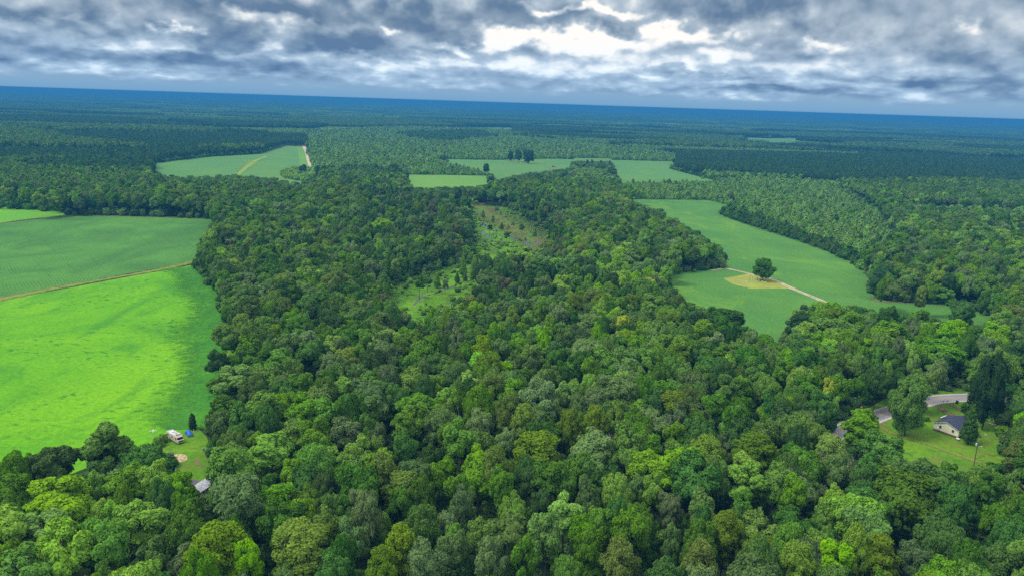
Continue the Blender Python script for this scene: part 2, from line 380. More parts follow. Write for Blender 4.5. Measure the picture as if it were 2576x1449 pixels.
# visible outlines of the open land in the photograph: no tree may stand on or in front of them
LIME = [(-400, 850), (0, 757), (240, 712), (480, 668), (503, 700), (540, 742), (552, 800), (548, 880), (530, 960), (520, 1010), (512, 1050), (500, 1075), (470, 1082), (350, 1122), (338, 1110), (262, 1105), (240, 1125), (215, 1160), (0, 1166), (-400, 1166)]
SOYL = [(-400, 655), (0, 563), (150, 546), (250, 543), (420, 547), (540, 552), (520, 585), (492, 630), (478, 655), (240, 704), (0, 749), (-400, 840)]
LIM2 = [(-400, 500), (0, 526), (90, 530), (170, 541), (0, 561), (-400, 652)]
F3 = [(388, 412), (520, 396), (650, 388), (705, 372), (722, 367), (768, 371), (792, 436), (806, 440), (800, 446), (760, 462), (720, 458), (690, 450), (600, 442), (520, 446), (440, 446), (392, 436)]
F4 = [(1018, 440), (1120, 441), (1226, 443), (1228, 468), (1160, 472), (1040, 474), (1030, 462)]
F5 = [(1092, 401), (1262, 403), (1400, 400), (1442, 402), (1430, 425), (1400, 430), (1330, 436), (1250, 452), (1236, 440), (1160, 420)]
F6 = [(1536, 403), (1700, 407), (1682, 424), (1740, 440), (1806, 456), (1640, 460), (1566, 462), (1552, 440)]
F7 = [(1590, 502), (1700, 503), (1780, 504), (1852, 521), (1806, 532), (1815, 543), (1900, 571), (2000, 603), (2080, 632), (2150, 668), (2180, 695), (2186, 735), (2215, 758), (2390, 768), (2496, 798), (2492, 818), (2440, 818), (2400, 800), (2300, 795), (2200, 775), (2130, 765), (2062, 752), (2000, 775), (1976, 800), (1972, 836), (1912, 836), (1862, 800), (1770, 772), (1716, 745), (1690, 712), (1680, 692), (1760, 684), (1822, 680), (1829, 645), (1800, 612), (1740, 580), (1655, 528), (1590, 510)]
MARSH = [(1184, 518), (1256, 518), (1292, 542), (1336, 562), (1376, 588), (1374, 610), (1344, 630), (1312, 628), (1278, 612), (1236, 612), (1206, 606), (1196, 570), (1200, 545)]
BOG = [(988, 730), (1026, 718), (1060, 714), (1090, 704), (1130, 692), (1192, 684), (1194, 708), (1150, 734), (1108, 758), (1070, 782), (1048, 802), (1030, 785), (1032, 764), (998, 762)]
YARDL = [(352, 1124), (470, 1082), (500, 1075), (512, 1105), (520, 1150), (535, 1175), (490, 1205), (470, 1215), (455, 1190), (440, 1150), (420, 1120), (400, 1115)]
LAWNR = [(2098, 1078), (2180, 1050), (2235, 1020), (2240, 1080), (2330, 1085), (2350, 1020), (2410, 990), (2420, 1060), (2500, 1050), (2510, 1020), (2505, 1120), (2530, 1160), (2480, 1165), (2440, 1185), (2380, 1178), (2260, 1160), (2240, 1120), (2200, 1080)]
VERGE = [(2092, 1080), (2150, 1038), (2236, 1000), (2242, 1030), (2185, 1064), (2110, 1092)]
ROOFV = [(474, 1212), (540, 1168), (552, 1188), (486, 1246)]
ROADV = [(2098, 1088), (2180, 1040), (2330, 992), (2420, 985), (2530, 990), (2530, 1005), (2420, 1008), (2330, 1018), (2200, 1070)]
RGAP = [(2500, 890), (2576, 900), (2576, 985), (2500, 960)]
TRK = [(1955, 893), (2010, 925), (2000, 933), (1948, 900)]
FARGAP = [(1440, 398), (1538, 400), (1540, 408), (1440, 406)]
MASKS = [FARGAP, LIME, SOYL, LIM2, F3, F4, F5, F6, F7, MARSH, BOG, YARDL, LAWNR, ROADV, ROOFV, VERGE]
sheet('lime_field', D(*([(-900, 1000), (-400, 862)] + LIME[1:12] + [(500, 1080), (478, 1084), (340, 1130), (160, 1200), (0, 1215), (-600, 1260)])), M['lime_grass'], .10, jitter=.35)
sheet('soybean_field', D(*([(-700, 740), (-700, 560)] + SOYL[1:6] + [(620, 560), (600, 600), (540, 680), (480, 660)] + SOYL[9:11] + [(-400, 838)])), M['soy_left'], .14, jitter=.3)
sheet('upper_meadow', D(*([(-700, 540), (-400, 505), (0, 520), (90, 526), (200, 536)] + [(172, 541), (0, 561), (-400, 640)])), M['lime_far'], .12, jitter=.3)
ribbon('field_margin', D((-420, 846), (0, 753), (240, 707), (400, 679), (490, 658)), 13, M['soft_field_margin'], .18, wvar=.18)
ribbon('field_margin', D((-300, 632), (0, 562), (150, 545), (250, 541), (330, 543)), 9.0, M['soft_field_margin'], .22, wvar=.15)
ribbon('field_margin', D((200, 542), (330, 545), (430, 548), (545, 551), (600, 553)), 11.0, M['soft_bare_earth'], .18, wvar=.2)
sheet('far_crop_field', D(*(F3[:8] + [(806, 440), (800, 470), (740, 500), (560, 500), (400, 490), (385, 440)])), M['soy_far'], .10, jitter=.8)
ribbon('grass_strip', D((596, 442), (620, 422), (644, 404), (672, 394)), 22, M['soft_grass_track'], .2, wvar=.3)
ribbon('grass_strip', D((690, 448), (712, 462), (760, 464)), 24, M['soft_grass_track'], .2, wvar=.3)
ribbon('gravel_track', D((766, 368), (776, 395), (783, 420), (788, 440)), 9, M['sand_track'], .24, wvar=.15)
ribbon('grass_strip', D((762, 368), (772, 398), (779, 422), (784, 442), (820, 442)), 30, M['meadow_far'], .16)
sheet('far_meadow_strip', D(*(F4[:4] + [(1236, 500), (1030, 510)])), M['meadow_far'], .10, jitter=.6)
sheet('far_soybean_field', D((1092, 401), (1262, 402), (1400, 399), (1480, 401), (1536, 403), (1702, 407), (1682, 424), (1740, 440), (1806, 456), (1640, 461), (1566, 463), (1560, 500), (1400, 500), (1240, 500), (1228, 441), (1160, 421)), M['soy_far'], .10, jitter=.8)
ribbon('sandy_track', D((1264, 401), (1300, 409), (1340, 417), (1390, 424), (1440, 434)), 22, M['soft_field_margin'], .18, wvar=.3)
sheet('long_soybean_field', D((1560, 500), (1700, 502), (1782, 503), (1856, 521), (1808, 532), (1815, 543), (1900, 571), (2000, 603), (2080, 632), (2150, 668), (2184, 695), (2190, 735), (2215, 758), (2390, 768), (2520, 796), (2530, 830), (2440, 850), (2300, 850), (2150, 850), (2000, 880), (1900, 880), (1780, 830), (1640, 760), (1640, 690), (1720, 684), (1815, 676), (1790, 640), (1700, 600), (1600, 540)), M['soy_right'], .10, jitter=.5)
sheet('burial_plot', D((1818, 701), (1850, 696), (1884, 689), (1910, 692), (1943, 703), (1975, 714), (2004, 727), (1950, 726), (1890, 727), (1845, 716)), M['dry_lawn'], .16, jitter=.2)
ribbon('sandy_lane', D((1790, 681), (1820, 676), (1850, 681), (1884, 689), (1940, 702), (1995, 727), (2060, 754), (2110, 780)), 3.6, M['sand_track'], .20, wvar=.12)
ribbon('grass_strip', D((1790, 681), (1820, 676), (1850, 681), (1884, 689), (1940, 702), (1995, 727), (2060, 754), (2110, 780)), 1.1, M['soft_weeds'], .23, wvar=.3)
ribbon('bare_strip', D((2190, 750), (2216, 757), (2280, 762), (2330, 765)), 8, M['soft_bare_earth'], .2, wvar=.3)
ribbon('sandy_lane', D((1940, 892), (1975, 910), (2010, 932), (2060, 962), (2080, 975)), 4.0, M['sand_track'], .2, wvar=.15)
ribbon('sandy_track', D((1560, 503), (1588, 495), (1600, 486), (1592, 478)), 8, M['grass_track'], .2, wvar=.2)
ribbon('marsh', D((1190, 512), (1240, 545), (1300, 580), (1350, 610), (1360, 650)), 62, M['soft_marsh_ground'], .11)
ribbon('wet_meadow', D((1215, 520), (1235, 560), (1290, 610), (1270, 660), (1190, 700), (1110, 735), (1050, 780), (1020, 830)), 120, M['soft_bog_grass'], .08)
ribbon('bog_clearing', D((1180, 668), (1150, 700), (1100, 725), (1050, 752), (1020, 800)), 46, M['soft_bog_grass'], .12)
ribbon('darker_grass_edge', D((470, 672), (505, 712), (536, 760), (540, 820), (534, 890), (514, 970), (500, 1030), (470, 1080)), 40, M['soft_lush_edge'], .2, wvar=.25)  # darker green band along the right side of the lime field
for uv in ([(1582, 502), (1700, 503), (1790, 505), (1856, 522), (1808, 533), (1900, 571), (2000, 603), (2080, 632)], [(545, 552), (420, 547), (300, 542), (150, 545)], [(388, 412), (520, 396), (650, 388), (705, 372), (722, 367)], [(1018, 440), (1120, 441), (1226, 443)], [(1092, 401), (1262, 403), (1400, 400), (1536, 403), (1700, 407)]):
    ribbon('weedy_margin', D(*uv), 7, M['soft_weeds'], .26, wvar=.3)
def pool(name, uv, z=.16):
    sheet(name, D(*uv), M['water'], z, jitter=.25)
def blob(u, v, ru, rv, n=14, seed=0):
    r_ = random.Random(seed); return [(u+math.cos(2*math.pi*i/n)*ru*r_.uniform(.6, 1.2), v+math.sin(2*math.pi*i/n)*rv*r_.uniform(.6, 1.2)) for i in range(n)]
for i, (u, v, ru, rv) in enumerate([(1218, 566, 8, 7), (1226, 577, 6, 5), (1216, 588, 7, 5), (1229, 596, 8, 6), (1244, 581, 6, 3), (1206, 556, 5, 2.5), (1290, 599, 11, 3.2), (1305, 604, 12, 4), (1322, 611, 11, 5), (1333, 617, 7, 6), (1352, 609, 7, 3.5), (1258, 592, 5, 2.2), (1176, 549, 6, 2)]):
    pool('creek_pool', blob(u, v, ru*.85, rv*.8, seed=i))
ribbon('creek', D((1040, 768), (1062, 747), (1085, 742), (1110, 733), (1150, 716)), 1.3, M['water'], .2, wvar=.35)

# ------------------------------------------------------------------ lawns, road
sheet('back_yard', D((330, 1132), (478, 1083), (500, 1078), (520, 1100), (545, 1160), (600, 1240), (560, 1330), (440, 1330), (330, 1260), (300, 1180)), M['lawn'], .14, jitter=.15)
sheet('roadside_lawn', D((2060, 1110), (2110, 1060), (2180, 1030), (2260, 985), (2330, 968), (2420, 960), (2560, 960), (2760, 1000), (2800, 1260), (2576, 1300), (2440, 1230), (2300, 1190), (2220, 1180), (2180, 1120)), M['lawn'], .08, jitter=.3)
sheet('roadside_lawn', D((2490, 900), (2560, 880), (2760, 900), (2760, 1000), (2560, 960), (2480, 955)), M['dry_lawn'], .12, jitter=.3)
RC = [gS(*p) for p in ((2330, 1335), (2440, 1275), (2500, 1246), (2547, 1228), (2612, 1205), (2670, 1187), (2728, 1173), (2770, 1168), (2806, 1165.5), (2870, 1164), (2940, 1169), (3060, 1184), (3300, 1230))]
road = ribbon('road', RC, 8.2, M['asphalt'], .16, n=10); road['kind'] = 'structure'
for off in (-.17, .17): ribbon('centre_line', RC, .20, M['yellow_paint'], .18, road, off=off, n=10)
for off in (-3.75, 3.75): ribbon('edge_line', RC, .30, M['white_paint'], .18, road, off=off, n=10)
for s in (-1, 1): ribbon('verge', RC, .9, M['sand_track'], .145, road, off=s*4.2, wvar=.2, n=10)
def z2(x, y, z=0.): return gS(2400+x/3.813, 1100+y/3.813, z)
def z4(x, y, z=0.): return gS(400+x/5.173, 1200+y/5.175, z)
ribbon('worn_track', [z2(640, 575), z2(760, 620), z2(900, 668), z2(1060, 722), z2(1300, 800), z2(1500, 868), z2(1720, 945), z2(1900, 1010)], 4.6, M['soft_field_margin'], .2, wvar=.2)
ribbon('driveway', [z2(1320, 335), z2(1380, 385), z2(1440, 425), z2(1500, 455)], 4.4, M['soft_bare_earth'], .2, wvar=.1)
ribbon('driveway', [z2(1440, 312), z2(1520, 350), z2(1610, 400), z2(1720, 460)], 4.0, M['soft_bare_earth'], .2, wvar=.1)
ribbon('driveway', [z2(1900, 530), z2(1980, 560), z2(2080, 600)], 2.6, M['sand_track'], .2, wvar=.2)
ribbon('driveway', [z2(2000, 150), z2(2060, 215)], 4, M['sand_track'], .17, wvar=.2)
sheet('bare_soil', [z2(*p) for p in ((2060, 1120), (2120, 1080), (2230, 1100), (2400, 1120), (2400, 1230), (2240, 1215), (2110, 1180))], M['bare_earth'], .16, jitter=.2)
sheet('bare_soil', [z2(*p) for p in blob(2260, 1330, 60, 30, seed=3)], M['bare_earth'], .16, jitter=.2)
sheet('bare_soil', [z4(*p) for p in ((860, 790), (920, 770), (960, 820), (1010, 850), (990, 880), (930, 840))], M['bare_earth'], .17, jitter=.1)
sheet('bare_soil', [z2(*p) for p in blob(720, 548, 40, 22, seed=5)], M['bare_earth'], .17, jitter=.1)
sheet('sand_circle', [z4(*p) for p in [(655+118*math.cos(a), 735+62*math.sin(a)) for a in np.linspace(0, 6.28, 24)[:-1]]], M['pool_sand'], .18, jitter=.1)

#@@TREES@@
# ------------------------------------------------------------------ tree building
def unit(v): return v/np.maximum(np.linalg.norm(v, axis=-1, keepdims=True), 1e-9)
def ico(sub):
    bm = bmesh.new(); bmesh.ops.create_icosphere(bm, subdivisions=sub, radius=1)
    v = np.array([p.co[:] for p in bm.verts]); f = np.array([[q.index for q in p.verts] for p in bm.faces]); bm.free(); return v, f
ICO1 = ico(1); ICO2 = ico(2)
def clumps_for(shape, r):
    """centres and radii of the leaf clumps of one crown, metres; (clumps, crown centre, height)"""
    c = []
    if shape in ('round', 'broad', 'oval', 'airy', 'lone'):
        R, zc, rz, H = {'round': (5.6, 11.6, 5.9, 18), 'broad': (7.2, 11.6, 5.2, 17.5), 'oval': (4.3, 12.6, 7.6, 21), 'airy': (5.4, 11.8, 6.2, 18.5), 'lone': (7.0, 8.2, 7.8, 17)}[shape]
        lobes = []
        nl = {'round': 7, 'broad': 10, 'oval': 7, 'airy': 8, 'lone': 15}[shape]
        for i in range(nl):
            an = 2.399*i + r.uniform(-.3, .3); zz = 1-2*(i+.5)/nl*(.80 if shape != 'lone' else .97) + r.uniform(-.1, .1); zz = max(-.75 if shape != 'lone' else -.97, min(.98, zz)); q = math.sqrt(max(0, 1-zz*zz))
            k = r.uniform(.42, .80)
            lobes.append((np.array([math.cos(an)*q*R*k, math.sin(an)*q*R*k, zc+zz*rz*k]), R*r.uniform(.30, .56)))
        for lc, lr in lobes:
            n = 11 if shape != 'airy' else 9
            for j in range(n):
                d = np.array([r.gauss(0, 1), r.gauss(0, 1), r.gauss(.45, 1)]); d /= np.linalg.norm(d)
                c.append((lc + d*lr*r.uniform(.70, 1.0)*np.array([1, 1, .9]), lr*r.uniform(.26, .54)))
        c += [(lc, lr*.80) for lc, lr in lobes]
        cen = np.array([0, 0, zc])
    elif shape == 'pine':
        H = 20.5
        for i in range(60):
            z = 7.5 + 12.2*((i+.5)/60)**.85; f = (z-7.5)/12.5
            rr = 4.9*math.sqrt(max(.02, 1-f**2.4))*(.55+.45*min(1, f*3.5))
            an = 2.399*i+r.uniform(-.5, .5); k = r.uniform(.35, 1.0)
            c.append((np.array([math.cos(an)*rr*k, math.sin(an)*rr*k, z+r.uniform(-.4, .4)]), r.uniform(.95, 1.55)))
        for i in range(5): c.append((np.array([r.uniform(-.6, .6), r.uniform(-.6, .6), 9.5+2.1*i]), 2.1-.15*i))
        cen = np.array([0, 0, 12.5])
    elif shape == 'cone':
        H = 17
        for i in range(46):
            f = (i+.5)/46; z = 2.5+14*f; rr = 3.1*(1-f)**.8+.2; an = 2.399*i; k = r.uniform(.6, 1)
            c.append((np.array([math.cos(an)*rr*k, math.sin(an)*rr*k, z]), .55+.95*(1-f)))
        for i in range(6): c.append((np.array([0, 0, 3.5+2.1*i]), 2.3*(1-i/6.5)+.2))
        cen = np.array([0, 0, 7.])
    elif shape == 'column':
        H = 7
        for i in range(40):
            f = (i+.5)/40; z = .5+6.3*f; rr = 1.35*math.sqrt(max(.03, 1-f**3)); an = 2.399*i; k = r.uniform(.6, .95)
            c.append((np.array([math.cos(an)*rr*k, math.sin(an)*rr*k, z]), .45+.25*(1-f)))
        for i in range(5): c.append((np.array([0, 0, 1+1.15*i]), .95-.06*i))
        cen = np.array([0, 0, 3.])
    elif shape == 'bush':
        H = 3.2
        for i in range(16):
            an = 2.399*i; k = r.uniform(.2, 1.2)
            c.append((np.array([math.cos(an)*k, math.sin(an)*k, r.uniform(.5, 2.3)]), r.uniform(.5, .8)))
        c.append((np.array([0, 0, 1.1]), 1.3)); cen = np.array([0, 0, .8])
    elif shape == 'sapling':
        H = 5.2
        for i in range(14):
            f = (i+.5)/14; an = 2.399*i; rr = 1.5*(1-f)+.2
            c.append((np.array([math.cos(an)*rr*.7, math.sin(an)*rr*.7, .8+4.1*f]), .85-.45*f))
        c.append((np.array([0, 0, 1.8]), 1.2)); cen = np.array([0, 0, 2.])
    return c, cen, H
def crown_mesh(name, shape, seed, nleaf, lsize, core=True, core_sub=1):
    r = random.Random(seed); g = np.random.default_rng(seed)
    cl, cen, H = clumps_for(shape, r)
    cc = np.array([c for c, _ in cl]); cr_ = np.array([x for _, x in cl])
    V = []; F = []; N = []; nv = 0
    need = nleaf; pos = []; nor = []
    while need > 0:
        k = need*3+64
        ci = g.choice(len(cl), k, p=cr_**2/np.sum(cr_**2))
        d = g.normal(size=(k, 3)); d[:, 2] += .25; d = unit(d)
        p = cc[ci] + d*cr_[ci][:, None]*g.uniform(.80, 1.12, (k, 1))
        dist = np.linalg.norm(p[:, None, :]-cc[None], axis=2)/cr_[None]; dist[np.arange(k), ci] = 9
        ok = np.where(dist.min(1) > .78)[0][:need]
        if len(ok) == 0: break
        n_ = unit(d*.75 + unit(p-cen)*.55 + np.array([0, 0, .25]))
        pos.append(p[ok]); nor.append(n_[ok]); need -= len(ok)
    pos = np.concatenate(pos); nor = np.concatenate(nor); n = len(pos)
    fn = unit(nor + g.normal(size=(n, 3))*.62); fn = np.where((np.sum(fn*nor, 1) < .15)[:, None], nor, fn)
    ta = unit(np.cross(fn, g.normal(size=(n, 3)))); tb = np.cross(fn, ta)
    a = (lsize*g.uniform(.55, 1.25, n))[:, None]; b = a*g.uniform(.45, .8, n)[:, None]
    fold = fn*a*.22
    q = np.stack([pos-ta*a-fold*.5, pos-tb*b*.9+fold*.4+ta*a*.15, pos+ta*a-fold, pos+tb*b+fold*.4-ta*a*.1], 1).reshape(-1, 3)
    sn = unit(nor*.7+fn*.62)
    V.append(q); N.append(np.repeat(sn, 4, 0)); F4_ = (np.arange(n*4).reshape(n, 4)); nv = n*4
    F3_ = []
    if core:
        iv, if_ = ICO1 if core_sub == 1 else ICO2
        for c, x in cl:
            jit = 1+g.normal(0, .08, (len(iv), 1))
            V.append(c+iv*x*.74*jit); N.append(unit(iv*.75+unit(c+iv*x-cen)*.55+np.array([0, 0, .2]))); F3_.append(if_+nv); nv += len(iv)
    V = np.concatenate(V); N = np.concatenate(N)
    F3_ = np.concatenate(F3_) if F3_ else np.zeros((0, 3), int)
    me = bpy.data.meshes.new(name)
    me.vertices.add(len(V)); me.vertices.foreach_set('co', V.astype(np.float32).ravel())
    nl = F4_.size+F3_.size; me.loops.add(nl); me.loops.foreach_set('vertex_index', np.concatenate([F4_.ravel(), F3_.ravel()]).astype(np.int32))
    st = np.concatenate([np.arange(len(F4_))*4, F4_.size+np.arange(len(F3_))*3]).astype(np.int32)
    me.polygons.add(len(st)); me.polygons.foreach_set('loop_start', st)
    me.polygons.foreach_set('use_smooth', np.ones(len(st), bool))
    me.update(calc_edges=True); me.validate(verbose=False)
    me.normals_split_custom_set_from_vertices(N.tolist())
    return me, cl, H
def trunk_mesh(name, cl, H, seed, r0=.34, limbs=7, bare=False):
    r = random.Random(seed); mb = MB(); n = 6
    top = H*.80; bx, by = r.uniform(-.5, .5), r.uniform(-.5, .5)
    pth = [(bx*math.sin(2.2*i/n)*.6, by*math.sin(1.7*i/n)*.6, top*i/n-.15*(i == 0)) for i in range(n+1)]
    mb.tube(pth, [r0*(1.25 if i == 0 else 1)*(1-.82*i/n) for i in range(n+1)], 7)
    for c, x in r.sample(cl, min(limbs, len(cl))):
        z0 = max(1.0, min(top*.9, c[2]-np.hypot(c[0], c[1])*.8)); k = z0/top*n; i0 = min(n-1, int(k)); f = k-i0
        p0 = Vector(pth[i0]).lerp(Vector(pth[i0+1]), f); p2 = Vector(c); mid = p0.lerp(p2, .5)+Vector((0, 0, .25))
        ra = r0*(1-.8*z0/top)*.6
        mb.tube([p0, mid, p2], [ra, ra*.6, ra*.25], 5)
    return mb.mesh(name, True)
def snag_mesh(name, seed, H=16):
    """standing dead tree: trunk, limbs and forked twigs"""
    r = random.Random(seed); mb = MB()
    def grow(p, d, L, ra, lev):
        d = d.normalized(); q = p+d*L*.5+Vector((r.uniform(-.1, .1), r.uniform(-.1, .1), 0))*L*.4; e = p+d*L
        mb.tube([p, q, e], [ra, ra*.75, ra*.5], 5 if lev < 2 else 4)
        if lev < 3:
            for _ in range(4 if lev == 0 else 3):
                f = r.uniform(.45, 1.0); b = p.lerp(e, f)
                nd = (d+Vector((r.gauss(0, .75), r.gauss(0, .75), r.uniform(-.05, .5)))).normalized()
                grow(b, nd, L*r.uniform(.40, .6), ra*.5, lev+1)
    grow(Vector((0, 0, -.1)), Vector((.05, .02, 1)), H*.62, .26, 0)
    return mb.mesh(name)
# prototypes: shape -> list of variants (crown mesh, trunk mesh, height, radius)
PROTO = {}
for shape, nvar, nl, ls in (('round', 4, 9000, .37), ('broad', 4, 12000, .38), ('oval', 3, 8000, .36), ('airy', 3, 6500, .34), ('pine', 4, 9000, .30), ('cone', 1, 4500, .30), ('lone', 2, 10000, .37), ('column', 1, 2400, .20), ('bush', 2, 700, .26)):
    for v in range(nvar):
        sd_ = sum(map(ord, shape))*10+v
        me, cl, H = crown_mesh('crown', shape, sd_, nl, ls)
        tm = trunk_mesh('trunk', cl, H, sd_, .30 if shape not in ('bush', 'column') else .10, 8 if shape != 'airy' else 14)
        tm.materials.append(M['bark'])
        co_ = np.array([c for c, _ in cl]); rr = max(np.hypot(co_[:, 0], co_[:, 1])+np.array([x for _, x in cl]))
        zt = max(co_[:, 2]+np.array([x for _, x in cl]))
        me.materials.append(M['foliage_B'])
        PROTO.setdefault(shape, []).append((me, tm, zt, rr*.92))
SNAGS = [snag_mesh('dead_trunk', 40+i) for i in range(3)]
for s_ in SNAGS: s_.materials.append(M['bare_wood'])
TONE_WORDS = {'B': 'mid green', 'L': 'bright green', 'D': 'dark green', 'G': 'grey-green', 'P': 'yellow-olive', 'O': 'olive green', 'Y': 'golden yellow-green', 'K': 'blackish green', 'R': 'fresh green', 'N': 'deep green', 'H': 'pale grey-brown'}
SHAPE_WORDS = {'round': ('broadleaf_tree', 'round-crowned broadleaf tree'), 'broad': ('broadleaf_tree', 'wide spreading broadleaf tree'), 'oval': ('broadleaf_tree', 'tall narrow broadleaf tree'),
 'airy': ('broadleaf_tree', 'thin airy-crowned tree'), 'pine': ('pine_tree', 'pine with tufted needle clumps'), 'cone': ('cypress_tree', 'cone-shaped conifer'), 'lone': ('broadleaf_tree', 'full-crowned tree leafy to the ground'),
 'column': ('cedar_tree', 'dense column-shaped evergreen'), 'bush': ('shrub', 'rounded shrub'), 'snag': ('dead_tree', 'leafless dead tree')}
planted = []
trees = []            # (x, y, r) of everything individually planted
LM = []               # landmarks for labels: (kind of place text, points, reach)
def near_place(x, y):
    best = None
    for text, pts, reach in LM:
        d = np.min(np.hypot(pts[:, 0]-x, pts[:, 1]-y))-reach
        if best is None or d < best[0]: best = (d, text)
    d, text = best
    if d < 0: return text
    for p_ in ('along ', 'around ', 'beside ', 'at '):
        if text.startswith(p_): text = text[len(p_):]; break
    return ('a few crowns off ' if d < 22 else 'in woods off ' if d < 55 else 'deep in woods off ') + text
def plant(shape, tone, x, y, h, rad_, label=None, group='trees of the woodland', rot=None):
    v = PROTO[shape][random.randrange(len(PROTO[shape]))] if shape != 'snag' else None
    nm, words = SHAPE_WORDS[shape]
    o = empty(nm, (x, y, 0), random.uniform(0, 6.28) if rot is None else rot)
    tag(o, label or f"{TONE_WORDS[tone]} {words} {near_place(x, y)}", 'shrub' if shape == 'bush' else 'tree', group)
    if shape == 'snag':
        t_ = mesh_obj('dead_trunk', random.choice(SNAGS), None, o); k = h/15.0; t_.scale = (k*.9, k*.9, k)
    else:
        me, tm, zt, rr = v
        c_ = mesh_obj('crown', me, None, o); c_.scale = (rad_/rr, rad_/rr, h/zt)
        c_.material_slots[0].link = 'OBJECT'; c_.material_slots[0].material = M['foliage_'+tone]
        t_ = mesh_obj('trunk', tm, None, o); t_.scale = c_.scale
    trees.append((x, y, rad_)); planted.append((o, shape, tone, x, y, rad_, h, label is None))
    return o
HGT = {'round': 19.5, 'broad': 19.5, 'oval': 22, 'airy': 19.5, 'pine': 22, 'cone': 17, 'lone': 17, 'snag': 22}
CENZ = {'round': .66, 'broad': .66, 'oval': .62, 'airy': .66, 'pine': .68, 'cone': .55, 'lone': .55, 'snag': .6}
SHAPE_OF = {'B': ('round', 'round', 'broad', 'oval'), 'L': ('round', 'oval', 'broad'), 'D': ('round', 'broad', 'round'), 'G': ('airy', 'round', 'airy'), 'P': ('pine',), 'O': ('round', 'broad'), 'Y': ('oval',), 'K': ('pine', 'round'), 'C': ('cone',), 'S': ('snag',)}
FIX = {'C': 'O', 'S': 'H'}
def hero(u, v, wpx, code):
    """a tree whose crown shows centred at (u, v) with width wpx in the 2576 px photograph"""
    shape = random.choice(SHAPE_OF[code]); tone = FIX.get(code, code)
    h = HGT[shape]*random.uniform(.93, 1.08)
    P = ground(u, v, h*CENZ[shape]); _, _, dep = project(P[None])
    r_ = wpx/2*dep[0]/FPX
    r_ = max(2.2, min(11, r_))
    if shape in ('round', 'broad', 'airy') and r_ < 4: h *= .9
    if shape in ('round', 'broad') and r_ > 7: h *= 1.06
    plant(shape, tone, P[0], P[1], h, r_*1.06)
def based(ub, vb, vt, wpx, shape, tone, label=None, group='trees of the woodland'):
    """a tree whose foot, top and width all show"""
    P = ground(ub, vb); _, _, dep = project(P[None])
    h = 1.0
    for h_ in np.arange(1.5, 36, .25):
        h = h_
        if project(np.array([[P[0], P[1], h_]]))[1][0] <= vt: break
    return plant(shape, tone, P[0], P[1], h, wpx/2*dep[0]/FPX, label, group)
def edge_pts(uv, n=6):
    p = [ground(*q)[:2] for q in uv]; out = []
    for a, b in zip(p, p[1:]): out += [a+(b-a)*t for t in np.linspace(0, 1, n)]
    return np.array(out)
LM = [('along the lime field edge', edge_pts([(480, 668), (552, 800), (520, 1010), (505, 1075)]), 17),
      ('around the motorhome yard', edge_pts([(300, 1150), (420, 1120), (500, 1075), (520, 1150), (480, 1250), (560, 1260)]), 22),
      ('along the grey pole corner', edge_pts([(-100, 1190), (60, 1190), (200, 1190)]), 24),
      ('beside the road bend', np.array([p[:2] for p in RC]), 22),
      ('around the cream house lawn', edge_pts([(2200, 1110), (2260, 1180), (2380, 1190), (2480, 1190), (2560, 1150), (2560, 1050)]), 22),
      ('around the boggy clearing', edge_pts([(988, 724), (1120, 690), (1200, 690), (1110, 760), (1040, 800)]), 30),
      ('beside the open-water marsh', edge_pts([(1180, 516), (1290, 540), (1380, 600), (1316, 622), (1216, 606)]), 40),
      ('beside the burial plot field', edge_pts([(1690, 712), (1770, 772), (1862, 800), (1940, 845), (1990, 800), (2060, 760), (2200, 790), (2400, 815)]), 24)]
def Az(x, y, w_): return x*.54318*SK, (900+y*.54318)*SK, w_*.54318*SK
def Bz(x, y, w_): return (1000+x*.54318)*SK, (900+y*.54318)*SK, w_*.54318*SK
def Cz(x, y, w_): return (2000+x*.612)*SK, (800+y*.612)*SK, w_*.612*SK
def Ez(x, y, w_): return (1000+x*.4831)*SK, (200+y*.4831)*SK, w_*.4831*SK
HA = [(100, 900, 190, 'O'), (280, 890, 250, 'D'), (60, 1030, 220, 'B'), (330, 1075, 370, 'L'), (245, 1270, 300, 'B'), (80, 1420, 200, 'O'), (60, 1170, 210, 'O'), (760, 1190, 300, 'L'), (1000, 1225, 240, 'B'), (820, 1380, 260, 'D'), (1020, 1400, 260, 'G'),
 (1255, 1035, 190, 'K'), (1440, 840, 300, 'L'), (1480, 1090, 280, 'L'), (1620, 1300, 340, 'P'), (1265, 1260, 190, 'B'), (1330, 1420, 160, 'L'), (1270, 430, 220, 'B'), (1220, 610, 270, 'D'), (1425, 510, 120, 'O'), (1240, 180, 200, 'B'), (1180, 300, 160, 'D'), (1250, 770, 170, 'O'),
 (1530, 570, 230, 'O'), (1700, 540, 240, 'B'), (1350, 320, 200, 'D'), (1500, 330, 180, 'B'), (1650, 200, 160, 'G'), (1420, 120, 160, 'B'), (1700, 740, 200, 'B'), (1660, 960, 180, 'D'), (480, 1330, 240, 'D'), (1760, 1000, 180, 'D'), (1790, 340, 160, 'G'), (1600, 430, 160, 'D'), (560, 1250, 150, 'D')]
